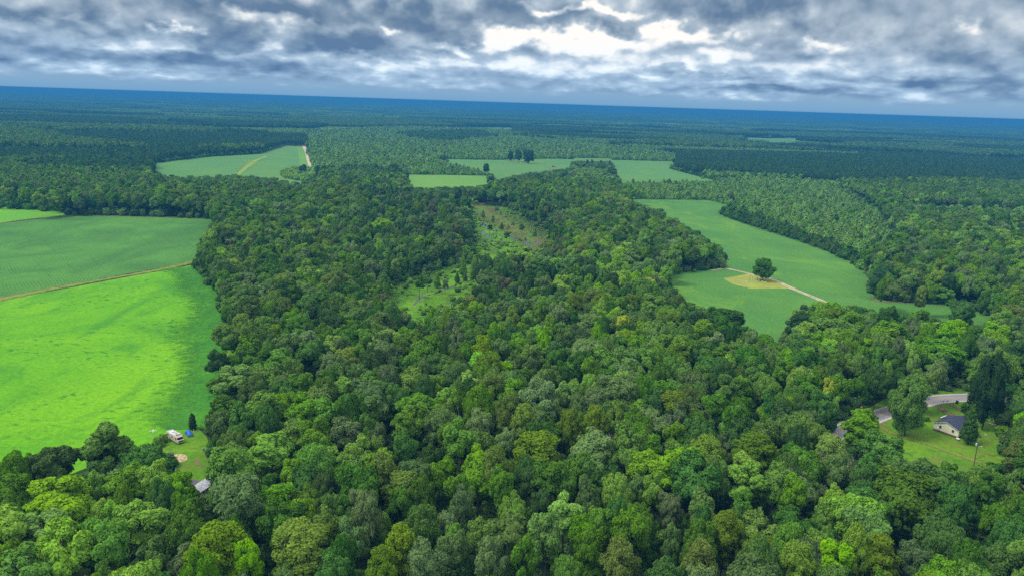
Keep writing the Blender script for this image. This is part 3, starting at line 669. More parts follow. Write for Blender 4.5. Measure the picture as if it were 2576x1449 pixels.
HB = [(330, 640, 100, 'S'), (1440, 770, 110, 'S'), (960, 640, 80, 'S'), (250, 200, 240, 'P'), (120, 290, 170, 'B'), (525, 190, 130, 'O'), (700, 160, 105, 'C'), (620, 300, 120, 'O'), (510, 330, 150, 'D'), (1260, 270, 150, 'L'), (1100, 200, 85, 'L'), (1155, 60, 70, 'L'), (1500, 60, 130, 'L'), (1520, 140, 100, 'Y'), (1440, 220, 130, 'B'), (1340, 110, 160, 'G'),
 (1520, 310, 130, 'G'), (830, 190, 95, 'B'), (970, 220, 160, 'G'), (1020, 310, 140, 'B'), (1340, 380, 105, 'L'), (1100, 420, 160, 'B'), (1340, 450, 150, 'L'), (810, 450, 170, 'P'), (920, 500, 150, 'B'), (1040, 520, 200, 'G'), (1210, 520, 160, 'B'), (1380, 530, 210, 'G'), (1600, 560, 110, 'L'), (1650, 650, 220, 'G'),
 (1780, 480, 160, 'B'), (400, 430, 230, 'O'), (150, 450, 190, 'B'), (600, 500, 145, 'O'), (160, 560, 200, 'G'), (420, 580, 250, 'B'), (560, 620, 190, 'O'), (750, 650, 170, 'G'), (640, 690, 120, 'S'), (990, 630, 150, 'P'), (1060, 780, 280, 'P'), (1230, 660, 145, 'P'), (1360, 640, 170, 'P'), (890, 720, 120, 'G'),
 (1360, 800, 260, 'G'), (1530, 760, 150, 'B'), (80, 800, 170, 'L'), (220, 910, 200, 'P'), (340, 770, 150, 'D'), (180, 770, 130, 'O'), (400, 930, 180, 'G'), (530, 910, 190, 'O'), (740, 880, 170, 'L'), (650, 1080, 170, 'G'), (860, 1000, 160, 'B'), (930, 1120, 210, 'B'), (1070, 1070, 140, 'D'), (1200, 1150, 200, 'L'),
 (1330, 1010, 150, 'B'), (1490, 1020, 190, 'L'), (1660, 900, 260, 'L'), (1820, 830, 160, 'B'), (1680, 1030, 130, 'L'), (1780, 1090, 150, 'G'), (430, 1190, 220, 'O'), (320, 1310, 230, 'P'), (220, 1420, 200, 'P'), (450, 1400, 240, 'G'), (600, 1250, 130, 'B'), (750, 1250, 170, 'L'), (800, 1370, 200, 'G'), (980, 1400, 150, 'B'),
 (1100, 1290, 200, 'B'), (1310, 1240, 180, 'O'), (1500, 1400, 240, 'P'), (1620, 1190, 200, 'B'), (1790, 1250, 150, 'G'), (1220, 1420, 180, 'B'), (1720, 1420, 150, 'G'), (60, 1000, 160, 'D'), (60, 1170, 160, 'D'), (200, 1170, 150, 'O'), (310, 1080, 160, 'B'), (1250, 870, 120, 'D'), (1000, 900, 150, 'D'), (1760, 640, 110, 'S'), (1640, 330, 140, 'B')]
HC = [(830, 930, 100, 'S'), (640, 900, 90, 'S'), (200, 240, 290, 'D'), (60, 250, 160, 'D'), (260, 390, 140, 'B'), (100, 310, 150, 'L'), (560, 250, 140, 'K'), (700, 203, 150, 'L'), (740, 290, 260, 'B'), (990, 310, 260, 'B'), (560, 380, 150, 'D'), (980, 212, 90, 'D'), (1130, 236, 130, 'B'), (1240, 390, 260, 'B'), (1300, 290, 160, 'L'), (1580, 210, 180, 'P'), (1510, 310, 110, 'G'),
 (1610, 340, 120, 'G'), (600, 450, 100, 'L'), (720, 470, 110, 'B'), (820, 460, 120, 'B'), (930, 530, 160, 'D'), (840, 550, 105, 'O'), (690, 600, 60, 'Y'), (740, 560, 120, 'B'), (600, 580, 160, 'B'), (840, 770, 200, 'B'), (940, 870, 210, 'B'), (700, 860, 160, 'P'), (740, 960, 150, 'G'), (880, 950, 170, 'D'), (560, 950, 250, 'O'),
 (350, 870, 240, 'P'), (420, 780, 130, 'B'), (390, 715, 80, 'L'), (480, 750, 120, 'G'), (540, 820, 120, 'D'), (110, 880, 180, 'P'), (50, 930, 140, 'G'), (300, 1040, 200, 'L'), (90, 1140, 160, 'G'), (200, 1250, 190, 'P'), (360, 1200, 120, 'G'), (540, 1240, 240, 'D'), (520, 1110, 160, 'B'), (730, 1110, 170, 'L'), (880, 1150, 250, 'D'),
 (1130, 1000, 270, 'D'), (1130, 1120, 140, 'D'), (1310, 1120, 200, 'D'), (1450, 1010, 180, 'B'), (1280, 970, 110, 'O'), (1230, 1280, 260, 'B'), (1350, 1390, 160, 'D'), (940, 1360, 200, 'P'), (820, 1330, 150, 'P'), (690, 1300, 120, 'D'), (360, 1370, 200, 'P'), (80, 1400, 180, 'P'), (80, 1290, 180, 'B'), (540, 1420, 200, 'P'), (1100, 1360, 150, 'G'),
 (1480, 1210, 150, 'O'), (1570, 1280, 190, 'D'), (1500, 1410, 200, 'O'), (1600, 1180, 150, 'O'), (60, 560, 150, 'G'), (140, 640, 150, 'B'), (270, 560, 160, 'B'), (400, 560, 140, 'B'), (520, 600, 120, 'B'), (60, 780, 150, 'D'), (240, 720, 150, 'B'), (480, 500, 130, 'B'), (130, 470, 150, 'D')]
HE = [(1650, 1170, 110, 'L'), (1860, 1350, 150, 'Y'), (1340, 1340, 150, 'L'), (1830, 1220, 170, 'G'), (1410, 1120, 100, 'L'), (1100, 1150, 170, 'L'), (1220, 1190, 150, 'G'), (740, 1190, 45, 'C'), (800, 1220, 40, 'C'), (1560, 1370, 100, 'L'), (1780, 1290, 120, 'L'), (1040, 700, 110, 'K'), (910, 690, 55, 'K'), (250, 960, 150, 'L'), (1570, 600, 130, 'B'), (1640, 630, 120, 'D'), (1450, 590, 110, 'B')]
for f_, L_ in ((Az, HA), (Bz, HB), (Cz, HC), (Ez, HE)):
    for (x, y, w_, c_) in L_: hero(*f_(x, y, w_), c_)
# trees standing in the open, foot and top seen
based(*Az(590, 1085, 0)[:2], Az(0, 630, 0)[1], 270*.4664, 'oval', 'B', 'tall green tree with lit crown between lime green field and house yard')
based(*Az(820, 1100, 0)[:2], Az(0, 745, 0)[1], 310*.4664, 'broad', 'D', 'spreading dark green tree hiding the blue pool beside the mobile home')
based(*[c*SK for c in (565, 1258)], 1210*SK, 24*SK, 'column', 'K', 'small dark column evergreen at the yard corner behind the blue covered car')
based(2275, 1096, 946, 108, 'lone', 'B', 'big full green tree on the lawn between road and cream house')
based(2470, 1080, 885, 92, 'lone', 'K', 'large blackish green tree behind the cream house by the road')
based(2434, 1116, 1016, 42, 'cone', 'D', 'slim green tree touching the corner of the cream house')
based(1918, 707, 648, 60, 'lone', 'D', 'round dark green tree shading headstones on the burial plot')
based(2415, 822, 757, 66, 'lone', 'D', 'solitary dark tree standing in the corner of the soybean field')
based(1330, 412, 376, 32, 'lone', 'N', 'widest of three dark trees on the track across the far field')
based(1303, 408, 376, 22, 'lone', 'N', 'middle one of three dark trees on the track across the far field')
based(1284, 405, 380, 16, 'lone', 'N', 'slimmest of three dark trees on the track across the far field')
based(1369, 420, 402, 8, 'snag', 'H', 'bare dead tree on the track across the far field')
based(1223, 443, 412, 18, 'pine', 'N', 'lone pine at the corner of the far meadow strip')
based(765, 438, 414, 16, 'pine', 'N', 'two-topped pine in the scrub beside the pale gravel track')
based(757, 436, 418, 12, 'pine', 'N', 'smaller pine in the scrub beside the pale gravel track')
based(2216, 752, 668, 70, 'lone', 'N', 'dark bushy tree at the field corner beside a bare earth patch')
for q in ((2600, 1130, 930, 140), (2615, 1190, 1020, 140)): based(*q, 'lone', 'D', 'tall dark tree on the far side of the cream house lawn', 'dark trees closing the cream house lawn')
N_HERO = len(trees)

# ------------------------------------------------------------------ woodland fill: nearest ones as trees, the rest as one mass
HX = np.array(trees)
def masked(P, h, rpx):
    bad = np.zeros(len(P), bool)
    for fz in (0., .45, .8, 1.0):
        Q = P.copy(); Q[:, 2] = h*fz; u, v, dep = project(Q)
        for mk_ in MASKS:
            lo = min(p[0] for p in mk_)-30; hi_ = max(p[0] for p in mk_)+30
            sel = (u > lo) & (u < hi_) & ~bad
            if not sel.any(): continue
            uu, vv = u[sel], v[sel]; rp = (rpx*FPX/dep)[sel]
            b_ = inpoly(uu, vv, mk_)
            if .3 < fz < .9: b_ |= inpoly(uu-rp*.75, vv, mk_) | inpoly(uu+rp*.75, vv, mk_)
            bad[np.where(sel)[0][b_]] = True
    return bad
YOUNG = [[(770, 335), (960, 322), (1290, 322), (1290, 345), (1440, 358), (1700, 390), (1700, 415), (1560, 412), (1400, 410), (1260, 412), (1100, 408), (1250, 448), (1020, 450), (1018, 456), (870, 452), (780, 445)],
         [(1570, 466), (1720, 462), (1810, 456), (1900, 452), (2110, 462), (2150, 500), (2210, 540), (2260, 620), (2200, 690), (2140, 680), (2050, 635), (1900, 586), (1800, 550), (1800, 528), (1850, 526), (1780, 512), (1570, 506)]]
THICKET = [[(860, 425), (1000, 432), (1020, 450), (870, 462)], [(1806, 532), (1816, 545), (1900, 574), (2000, 606), (2080, 636), (2160, 672), (2180, 660), (2080, 618), (1960, 575), (1850, 535)],
           [(1000, 338), (1200, 332), (1250, 348), (1120, 360), (1030, 352)]]
PINES = [[(2140, 330), (2576, 380), (2576, 470), (2300, 440), (2160, 400)], [(0, 290), (500, 300), (900, 318), (0, 330)], [(900, 290), (1300, 300), (1290, 325), (900, 322)]]
def ring(d0, d1, step, half=.78):
    x = np.arange(-d1*half-40, d1*half+40, step); y = np.arange(d0*.9, d1, step)
    X_, Y_ = np.meshgrid(x, y); X_ = X_+(np.arange(len(y)) % 2)[:, None]*step*.5
    X_ = X_+rng.uniform(-.36, .36, X_.shape)*step; Y_ = Y_+rng.uniform(-.36, .36, Y_.shape)*step
    X_, Y_ = X_.ravel(), Y_.ravel(); d = np.hypot(X_, Y_)
    ok = (d >= d0) & (d < d1) & (np.abs(X_) < Y_*half+30)
    return np.stack([X_[ok], Y_[ok], np.zeros(ok.sum())], 1)
def in_any(u, v, polys):
    b = np.zeros(len(u), bool)
    for p in polys: b |= inpoly(u, v, p)
    return b
def dep_of(P): return np.hypot(P[:, 0], P[:, 1])
def lowfreq(P, s, seed):
    a = 0
    for k in range(6):
        r_ = random.Random(seed*10+k); th = r_.uniform(0, 6.28); f = s*r_.uniform(.6, 2.2)
        a = a+np.sin((P[:, 0]*math.cos(th)+P[:, 1]*math.sin(th))*f+r_.uniform(0, 6.28))
    return a/6
# instance prototypes (crown and trunk in one mesh)
def proto_obj(coll, name, me, mat):
    m2 = me.copy(); m2.materials.clear(); m2.materials.append(mat)
    o = bpy.data.objects.new(name, m2); coll.objects.link(o)
    return o
def scatter(name, coll, P, idx, rot, scl, label, cat, kind='stuff'):
    me = bpy.data.meshes.new(name); me.from_pydata([], [], []); me.vertices.add(len(P)); me.vertices.foreach_set('co', P.astype(np.float32).ravel())
    for nm, ty, dat, key in (('pick', 'INT', idx.astype(np.int32), 'value'), ('turn', 'FLOAT', rot.astype(np.float32), 'value'), ('size', 'FLOAT_VECTOR', scl.astype(np.float32).ravel(), 'vector')):
        a_ = me.attributes.new(nm, ty, 'POINT'); a_.data.foreach_set(key, dat)
    o = mesh_obj(name, me); tag(o, label, cat, None, kind)
    ng = bpy.data.node_groups.new(name, 'GeometryNodeTree')
    ng.interface.new_socket('Geometry', in_out='INPUT', socket_type='NodeSocketGeometry'); ng.interface.new_socket('Geometry', in_out='OUTPUT', socket_type='NodeSocketGeometry')
    N_ = ng.nodes; gi = N_.new('NodeGroupInput'); go = N_.new('NodeGroupOutput'); ip = N_.new('GeometryNodeInstanceOnPoints'); ci = N_.new('GeometryNodeCollectionInfo')
    ci.inputs['Collection'].default_value = coll; ci.inputs['Separate Children'].default_value = True; ci.inputs['Reset Children'].default_value = True
    def na(nm, ty):
        n_ = N_.new('GeometryNodeInputNamedAttribute'); n_.data_type = ty; n_.inputs['Name'].default_value = nm
        return n_.outputs['Attribute']
    cx = N_.new('ShaderNodeCombineXYZ'); Lk = ng.links
    Lk.new(gi.outputs[0], ip.inputs['Points']); Lk.new(ci.outputs[0], ip.inputs['Instance']); ip.inputs['Pick Instance'].default_value = True
    Lk.new(na('pick', 'INT'), ip.inputs['Instance Index']); Lk.new(na('turn', 'FLOAT'), cx.inputs[2]); Lk.new(cx.outputs[0], ip.inputs['Rotation']); Lk.new(na('size', 'FLOAT_VECTOR'), ip.inputs['Scale'])
    Lk.new(ip.outputs[0], go.inputs[0])
    md = o.modifiers.new('scatter', 'NODES'); md.node_group = ng
    return o
WOODS = [('B', .30), ('D', .22), ('G', .15), ('O', .14), ('L', .11), ('P', .08)]
codes = [c for c, _ in WOODS]; wts = np.array([x for _, x in WOODS])
# --- ring 1: to 950 m
P1 = ring(165, 950, 7.8)
r1 = np.clip(rng.lognormal(math.log(5.2), .27, len(P1)), 3.0, 9.0); h1 = np.clip(14+r1*1.05+rng.normal(0, 2.2, len(P1)), 12, 26)
u1, v1, dep1 = project(P1)
yg = in_any(u1, v1, YOUNG+THICKET[1:2])
ok = ~yg & ~masked(P1, h1, r1)
ok &= ~in_any(*project(np.c_[P1[:, :2], h1])[:2], [[(1860, 640), (1960, 640), (1960, 715), (1860, 715)], TRK, RGAP])
for (x, y, r_) in trees: ok &= ~(np.hypot(P1[:, 0]-x, P1[:, 1]-y) < (r_*.80+2.6))
P1, h1, r1 = P1[ok], h1[ok], r1[ok]
u1, v1, dep1 = project(P1)
nz = lowfreq(P1, .02, 3)
code1 = np.array([codes[i] for i in rng.choice(len(codes), len(P1), p=wts)])
STRIP = [(1170, 508), (1265, 510), (1330, 550), (1400, 590), (1380, 640), (1310, 670), (1225, 700), (1200, 745), (1110, 790), (1050, 835), (1015, 820), (975, 770), (975, 722), (1060, 690), (1160, 660), (1190, 600)]
wet = in_any(u1, v1, [STRIP])
keep = ~wet | (rng.random(len(P1)) < .40)
P1, h1, r1, u1, v1, dep1, nz, code1, wet = P1[keep], h1[keep], r1[keep], u1[keep], v1[keep], dep1[keep], nz[keep], code1[keep], wet[keep]
code1 = np.where(wet, rng.choice(['C', 'B', 'G', 'L', 'S'], len(P1), p=[.3, .28, .22, .12, .08]), code1)
h1 = np.where(wet, rng.uniform(6, 13, len(P1)), h1); r1 = np.where(wet, rng.uniform(1.6, 3.0, len(P1)), r1)
damp = ~wet & (u1 > 900) & (u1 < 1420) & (v1 > 500) & (v1 < 840)          # creek bottom: slender wet-ground trees
code1 = np.where(damp & (rng.random(len(P1)) < .55), rng.choice(['D', 'G', 'C', 'D', 'S'], len(P1), p=[.34, .30, .14, .16, .06]), code1)
lime_zone = (nz > .28) & (rng.random(len(P1)) < .45); code1 = np.where(lime_zone & ~damp, 'L', code1)
r1 = np.where(damp, r1*.72, r1); h1 = np.where(damp, h1*rng.uniform(.65, 1.0, len(P1)), h1)
inv1 = (u1 > -60) & (u1 < 2640) & (v1 < 1700)
size1 = np.where(inv1, r1/dep1, 0)
order = np.argsort(-size1)
N_IND = max(0, 282-len([1 for _ in trees]))
shape1 = [random.choice(SHAPE_OF[c]) for c in code1]
ind = set(order[:N_IND].tolist())
for i in ind:
    plant(shape1[i], FIX.get(code1[i], code1[i]), P1[i, 0], P1[i, 1], h1[i], r1[i])
# labels: size, and the odd neighbour that tells two look-alikes apart
def finish_labels():
    SW = {'round': 'round-crowned', 'broad': 'wide-crowned', 'oval': 'tall narrow', 'airy': 'thin airy', 'pine': 'tufted', 'cone': 'cone-shaped', 'lone': 'full-crowned', 'snag': 'leafless dead'}
    rs = sorted(p[5] for p in planted if p[7]); q1, q2 = rs[len(rs)//3], rs[2*len(rs)//3]
    for o, shape, tone, x, y, r_, h, auto in planted:
        if not auto: continue
        size = 'small' if r_ < q1 else 'large' if r_ > q2 else 'mid-sized'
        kind = {'pine': 'pine', 'cone': 'conifer'}.get(shape, 'tree')
        nb = sorted(((math.hypot(p[3]-x, p[4]-y), p) for p in planted if p[0] is not o and p[1] != 'bush'), key=lambda e: e[0])
        nbw = ''
        for d, p in nb[:6]:
            if d < 16 and (p[1], p[2]) != (shape, tone):
                nbw = f" by {TONE_WORDS[p[2]] if p[1] != 'snag' else 'bare'} {dict(pine='pine', cone='conifer', snag='dead tree').get(p[1], 'tree')}"; break
        if len(f"{size} {TONE_WORDS[tone]} {SW.get(shape, '')} {kind}{nbw} {near_place(x, y)}".split()) > 16: nbw = ''
        o['label'] = f"{size} {TONE_WORDS[tone] if shape != 'snag' else 'grey'} {SW.get(shape, '')} {kind}{nbw} {near_place(x, y)}"
# near-woods mass
coll = bpy.data.collections.new('woodland_prototypes'); keys = {}
def get_key(shape, tone, var):
    k = (shape, tone, var)
    if k not in keys:
        me, tm, zt, rr = PROTO[shape][var]
        keys[k] = (len(keys), zt, rr); proto_obj(coll, f"proto_{len(keys):03d}", me, M['foliage_'+tone])
    return keys[k]
rest = [i for i in range(len(P1)) if i not in ind]
pk, sc1 = [], []
for i in rest:
    sh = shape1[i]; tn = FIX.get(code1[i], code1[i])
    if sh == 'snag': sh, tn = 'airy', 'H'
    n_, zt, rr = get_key(sh, tn, random.randrange(len(PROTO[sh])))
    pk.append(n_); sc1.append((r1[i]/rr, r1[i]/rr, h1[i]/zt))
scatter('woodland_mass', coll, P1[rest], np.array(pk), rng.uniform(0, 6.28, len(rest)), np.array(sc1), 'mixed green tree canopy of the creek woodland away from the yards', 'woodland')
print('heroes', N_HERO, 'individual', len(trees), 'ring1 rest', len(rest))
for (u_, v_, w_, sh, tn) in ((1215, 548, 9, 'cone', 'B'), (1240, 560, 8, 'cone', 'G'), (1232, 590, 12, 'oval', 'D'), (1262, 578, 9, 'cone', 'D'), (1290, 575, 8, 'airy', 'G'), (1312, 590, 12, 'oval', 'B'), (1345, 596, 10, 'cone', 'B'), (1275, 612, 14, 'oval', 'D'), (1250, 540, 10, 'airy', 'B'), (1075, 735, 20, 'round', 'D'), (1100, 725, 16, 'cone', 'B'), (1055, 750, 22, 'oval', 'D'), (1150, 712, 12, 'cone', 'O'), (1170, 708, 10, 'cone', 'O'), (1022, 742, 16, 'round', 'B'), (1120, 742, 14, 'airy', 'G')):
    G_ = ground(u_, v_); d_ = project(G_[None])[2][0]; based(u_, v_, v_-w_*random.uniform(1.8, 2.8), w_*1.25, sh, tn, f"slender {TONE_WORDS[tn]} {'conifer' if sh == 'cone' else 'tree'} standing out in the {'open marsh' if v_ < 650 else 'boggy clearing'}", 'trees standing in the wet clearings')
# --- understorey below the near trees
PU = np.concatenate([ring(165, 620, 6.2), ring(620, 1900, 7.5)]); ok = ~masked(PU, np.full(len(PU), 4.5), np.full(len(PU), 1.8)) & ~in_any(*project(PU)[:2], YOUNG+[STRIP, [(1855, 660), (1965, 660), (1965, 715), (1855, 715)]]); PU = PU[ok]
ucol = bpy.data.collections.new('understorey_prototypes')
for j, tn in enumerate(('B', 'D', 'D', 'G')): proto_obj(ucol, f"under_{j}", PROTO['bush'][j % 2][0], M['foliage_'+tn])
k_ = rng.uniform(.9, 1.8, len(PU))*np.where(dep_of(PU) > 620, 1.5, 1.0)
scatter('undergrowth', ucol, PU, rng.integers(0, 4, len(PU)), rng.uniform(0, 6.28, len(PU)), np.stack([k_*1.2, k_*1.2, k_], 1), 'low bushy undergrowth between and below the woodland trees', 'undergrowth')
# --- ring 2: 950 - 2600 m, lighter prototypes
MIDP = {}
for shape, nl, ls in (('round', 900, .95), ('broad', 1000, 1.05), ('oval', 800, .9), ('airy', 700, .9), ('pine', 900, .80)):
    me, cl, H = crown_mesh('mid_'+shape, shape, 900+len(MIDP), nl, ls)
    co_ = np.array([c for c, _ in cl]); MIDP[shape] = (me, max(co_[:, 2]+np.array([x for _, x in cl])), max(np.hypot(co_[:, 0], co_[:, 1])+np.array([x for _, x in cl]))*.92)
P2 = ring(950, 2700, 8.6)
h2 = rng.uniform(17, 23, len(P2)); r2 = rng.uniform(4.0, 6.0, len(P2)); u2, v2, dep2 = project(P2)
yg = in_any(u2, v2, YOUNG+THICKET)
ok = ~yg & ~masked(P2, h2, r2)
P2, h2, r2, u2, v2 = P2[ok], h2[ok], r2[ok], u2[ok], v2[ok]
pn = in_any(u2, v2, PINES) | ((lowfreq(P2, .006, 9) > .22) & (v2 < 470))
# the far woods grow in stands of different age and kind
SR = np.random.default_rng(55); CELL = np.stack([SR.uniform(-3600, 3600, 190), SR.uniform(850, 5300, 190)], 1)
CTYPE = SR.choice(4, 190, p=[.42, .26, .14, .18]); CTONE = SR.uniform(-1, 1, 190)
def stand(P):
    Q = P[:, :2] + np.stack([lowfreq(P, .012, 31)*45, lowfreq(P, .012, 32)*45], 1)
    best = np.full(len(P), 1e18); idx = np.zeros(len(P), int)
    for k, c in enumerate(CELL):
        d = ((Q[:, 0]-c[0])*.55)**2+((Q[:, 1]-c[1])*1.0)**2
        m_ = d < best; best[m_] = d[m_]; idx[m_] = k
    return CTYPE[idx], CTONE[idx]
mcol = bpy.data.collections.new('midwood_prototypes'); mk_list = []
for sh, tn in (('round', 'B'), ('broad', 'D'), ('oval', 'B'), ('airy', 'G'), ('round', 'D'), ('round', 'O'), ('oval', 'L'), ('pine', 'N'), ('pine', 'D'), ('round', 'R'), ('airy', 'R')):
    mk_list.append((sh, tn)); proto_obj(mcol, f"mid_{len(mk_list):02d}", MIDP[sh][0], M['foliage_'+tn])
p2 = np.where(pn, rng.choice([7, 7, 7, 8], len(P2)), rng.choice(7, len(P2), p=[.24, .12, .14, .20, .12, .09, .09]))
s2, tn2 = stand(P2); s2 = np.where(dep_of(P2) < 1050, 0, s2)
pn = (s2 == 1) | in_any(u2, v2, PINES)
p2 = np.where(pn, rng.choice([7, 7, 7, 8], len(P2)), p2)
young2 = (s2 == 2) & ~pn; mid2 = (s2 == 3) & ~pn
p2 = np.where(young2, rng.choice([9, 10, 9, 3], len(P2)), np.where(mid2, rng.choice([9, 0, 3, 6, 10], len(P2)), p2))
r2 = np.where(young2, r2*.55, np.where(mid2, r2*.75, r2)); h2 = np.where(young2, rng.uniform(5, 8, len(P2)), np.where(mid2, rng.uniform(10, 14, len(P2)), h2))
r2 = np.where(pn, r2*.62, r2); h2 = np.where(pn, 15+lowfreq(P2, .01, 4)*3+rng.uniform(-1, 1, len(P2)), h2)
zt = np.array([MIDP[s][1] for s, _ in mk_list])[p2]; rr = np.array([MIDP[s][2] for s, _ in mk_list])[p2]
scatter('distant_woodland', mcol, P2, p2, rng.uniform(0, 6.28, len(P2)), np.stack([r2/rr, r2/rr, h2/zt], 1), 'unbroken dark woodland beyond the far fields', 'woodland')
# --- young plantations and thickets
ycol = bpy.data.collections.new('young_prototypes')
for j, (tn, sd_) in enumerate((('R', 1), ('B', 2), ('R', 3), ('L', 4), ('D', 5))):
    me, cl, H = crown_mesh('young_crown', 'sapling', sd_, 420, .46, core=False); proto_obj(ycol, f"young_{j}", me, M['foliage_'+tn])
PY = np.concatenate([ring(500, 1300, 3.6), ring(1300, 3600, 5.2)])
uy, vy, dy_ = project(PY); iny = in_any(uy, vy, YOUNG); inth = in_any(uy, vy, THICKET)
ok = (iny | inth) & ~masked(PY, np.full(len(PY), 4.), np.full(len(PY), 1.))
clr = lowfreq(PY, .05, 12)+rng.normal(0, .35, len(PY)); ok &= (clr > -.75)
PY, inth, dy_ = PY[ok], inth[ok], dy_[ok]
ks = np.clip(rng.lognormal(-.12, .34, len(PY)), .35, 2.2)*np.where(inth, 1.35, 1.0)*np.where(dy_ > 1300, 1.15, 1.0); wd = np.where(dy_ > 1300, 1.35, 1.1)
pky = np.where(inth, 4, rng.choice(5, len(PY), p=[.42, .25, .2, .08, .05]))
scatter('young_plantation', ycol, PY, pky, rng.uniform(0, 6.28, len(PY)), np.stack([ks*wd, ks*wd, ks], 1), 'low pale green stand of young planted trees between the fields', 'plantation')
big_y = [p for p in YOUNG]
for q in big_y: sheet('plantation_floor', D(*q), M['scrub_floor'], .03)
# --- ring 3: 2.6 - 5 km single crowns, 5 - 24 km patches of canopy
FARM = {}
for shape in ('round', 'pine'):
    me, cl, H = crown_mesh('far_'+shape, shape, 1500+len(FARM), 160, 2.0, core=True); co_ = np.array([c for c, _ in cl]); FARM[shape] = (me, max(co_[:, 2])+1)
fcol = bpy.data.collections.new('farwood_prototypes')
for j, (sh, tn) in enumerate((('round', 'B'), ('round', 'D'), ('round', 'G'), ('pine', 'N'), ('pine', 'K'), ('round', 'R'))): proto_obj(fcol, f"far_{j}", FARM[sh][0], M['foliage_'+tn])
CLEAR = [[(1846, 350), (1880, 347), (1930, 349), (1990, 348), (2030, 352), (2092, 357), (2060, 360), (2010, 358), (1960, 363), (1925, 357), (1890, 356)], [(1462, 283), (1545, 286), (1540, 291), (1465, 288)], [(1560, 312), (1640, 315), (1690, 316), (1690, 322), (1600, 320)]]
P3 = ring(2700, 5200, 11.0); u3, v3, d3 = project(P3)
h3 = np.full(len(P3), 15.)+lowfreq(P3, .004, 5)*3.5+rng.uniform(-1.5, 1.5, len(P3))
ok = ~in_any(u3, v3, YOUNG+CLEAR) & ~in_any(*project(np.c_[P3[:, :2], h3])[:2], CLEAR)
P3, h3 = P3[ok], h3[ok]
st = lowfreq(P3*np.array([.55, 1.3, 1]), .0045, 6)
p3 = np.where(st > .10, rng.choice([3, 4], len(P3), p=[.7, .3]), rng.choice([0, 1, 2, 3], len(P3), p=[.3, .35, .2, .15]))
k3 = rng.uniform(.95, 1.35, len(P3))
s3, tn3 = stand(P3)
p3 = np.where(s3 == 1, rng.choice([3, 4, 3], len(P3)), np.where(s3 == 2, rng.choice([5, 0], len(P3), p=[.8, .2]), np.where(s3 == 3, rng.choice([5, 0, 2], len(P3)), rng.choice([0, 1, 2, 1], len(P3)))))
h3 = np.where(s3 == 2, 7+rng.uniform(-1, 1, len(P3)), np.where(s3 == 3, 11+rng.uniform(-1.5, 1.5, len(P3)), h3+2))
scatter('far_forest', fcol, P3, p3, rng.uniform(0, 6.28, len(P3)), np.stack([k3, k3, h3/19.], 1), 'dark blue-green forest spreading across the plain below the horizon', 'forest')
for q in CLEAR: sheet('distant_clearing', D(*q), M['soy_far'], .5)
def canopy_patch(seed, size, n, hh):
    g = np.random.default_rng(seed); iv, if_ = ICO1; V = []; F = []
    for k in range(n):
        c = np.array([g.uniform(-.5, .5)*size, g.uniform(-.5, .5)*size, hh*.5+g.uniform(-2.5, 2.5)]); rr_ = g.uniform(4.5, 8.5)
        V.append(c+iv*np.array([rr_, rr_, hh*.5])*(1+g.normal(0, .12, (len(iv), 1)))); F.append(if_+k*len(iv))
    me = bpy.data.meshes.new('canopy'); me.from_pydata(np.concatenate(V).tolist(), [], np.concatenate(F).tolist())
    me.polygons.foreach_set('use_smooth', [True]*len(me.polygons)); return me
hcol = bpy.data.collections.new('horizon_prototypes')
for j, tn in enumerate(('N', 'K', 'D', 'G')): proto_obj(hcol, f"canopy_{j}", canopy_patch(j, 130, 60, 16), M['foliage_'+tn])
P4 = np.concatenate([ring(5100, 11000, 95, .72), ring(11000, 26000, 230, .70)])
d4 = np.hypot(P4[:, 0], P4[:, 1]); st = lowfreq(P4*np.array([.5, 1.2, 1]), .002, 8)
P4 = P4[(lowfreq(P4*np.array([.4, 1.4, 1]), .003, 21) < .42) | (d4 > 9000)]
d4 = np.hypot(P4[:, 0], P4[:, 1]); st = lowfreq(P4*np.array([.5, 1.2, 1]), .002, 8)
p4 = np.where(st > .05, rng.choice([0, 1], len(P4)), rng.choice([0, 2, 3], len(P4), p=[.4, .4, .2]))
k4 = np.where(d4 > 11000, 2.2, 1.0)
scatter('horizon_forest', hcol, P4, p4, rng.uniform(0, 6.28, len(P4)), np.stack([k4, k4, rng.uniform(.8, 1.2, len(P4))], 1), 'flat deep blue forest along the horizon line', 'forest')
# --- marsh plants and scrub
gcol = bpy.data.collections.new('marsh_prototypes')
for j, tn in enumerate(('L', 'R', 'B', 'O')): proto_obj(gcol, f"marsh_{j}", PROTO['bush'][j % 2][0], M['foliage_'+tn])
PM = ring(380, 900, 4.2); um, vm_, _ = project(PM); ok = (in_any(um, vm_, [MARSH, BOG]) & (rng.random(len(PM)) < np.where(lowfreq(PM, .12, 2) > 0, .35, .06))) | (in_any(um, vm_, [STRIP]) & ~in_any(um, vm_, [MARSH, BOG]) & (rng.random(len(PM)) < .4)); PM = PM[ok]
km = np.where(in_any(*project(PM)[:2], [MARSH, BOG]), rng.uniform(.18, .6, len(PM)), rng.uniform(.3, 1.1, len(PM)))
scatter('marsh_shrubs', gcol, PM, rng.choice(4, len(PM), p=[.35, .25, .25, .15]), rng.uniform(0, 6.28, len(PM)), np.stack([km*1.3, km*1.3, km], 1), 'low marsh shrubs and reeds around the creek pools', 'marsh plants')
PS = ring(900, 1900, 5.); us, vs_, _ = project(PS); ok = in_any(us, vs_, [[(704, 436), (740, 424), (788, 426), (800, 445), (770, 458), (716, 450)], [(2120, 640), (2180, 668), (2230, 720), (2190, 700), (2150, 670)]]); PS = PS[ok]; km = rng.uniform(.8, 1.9, len(PS))
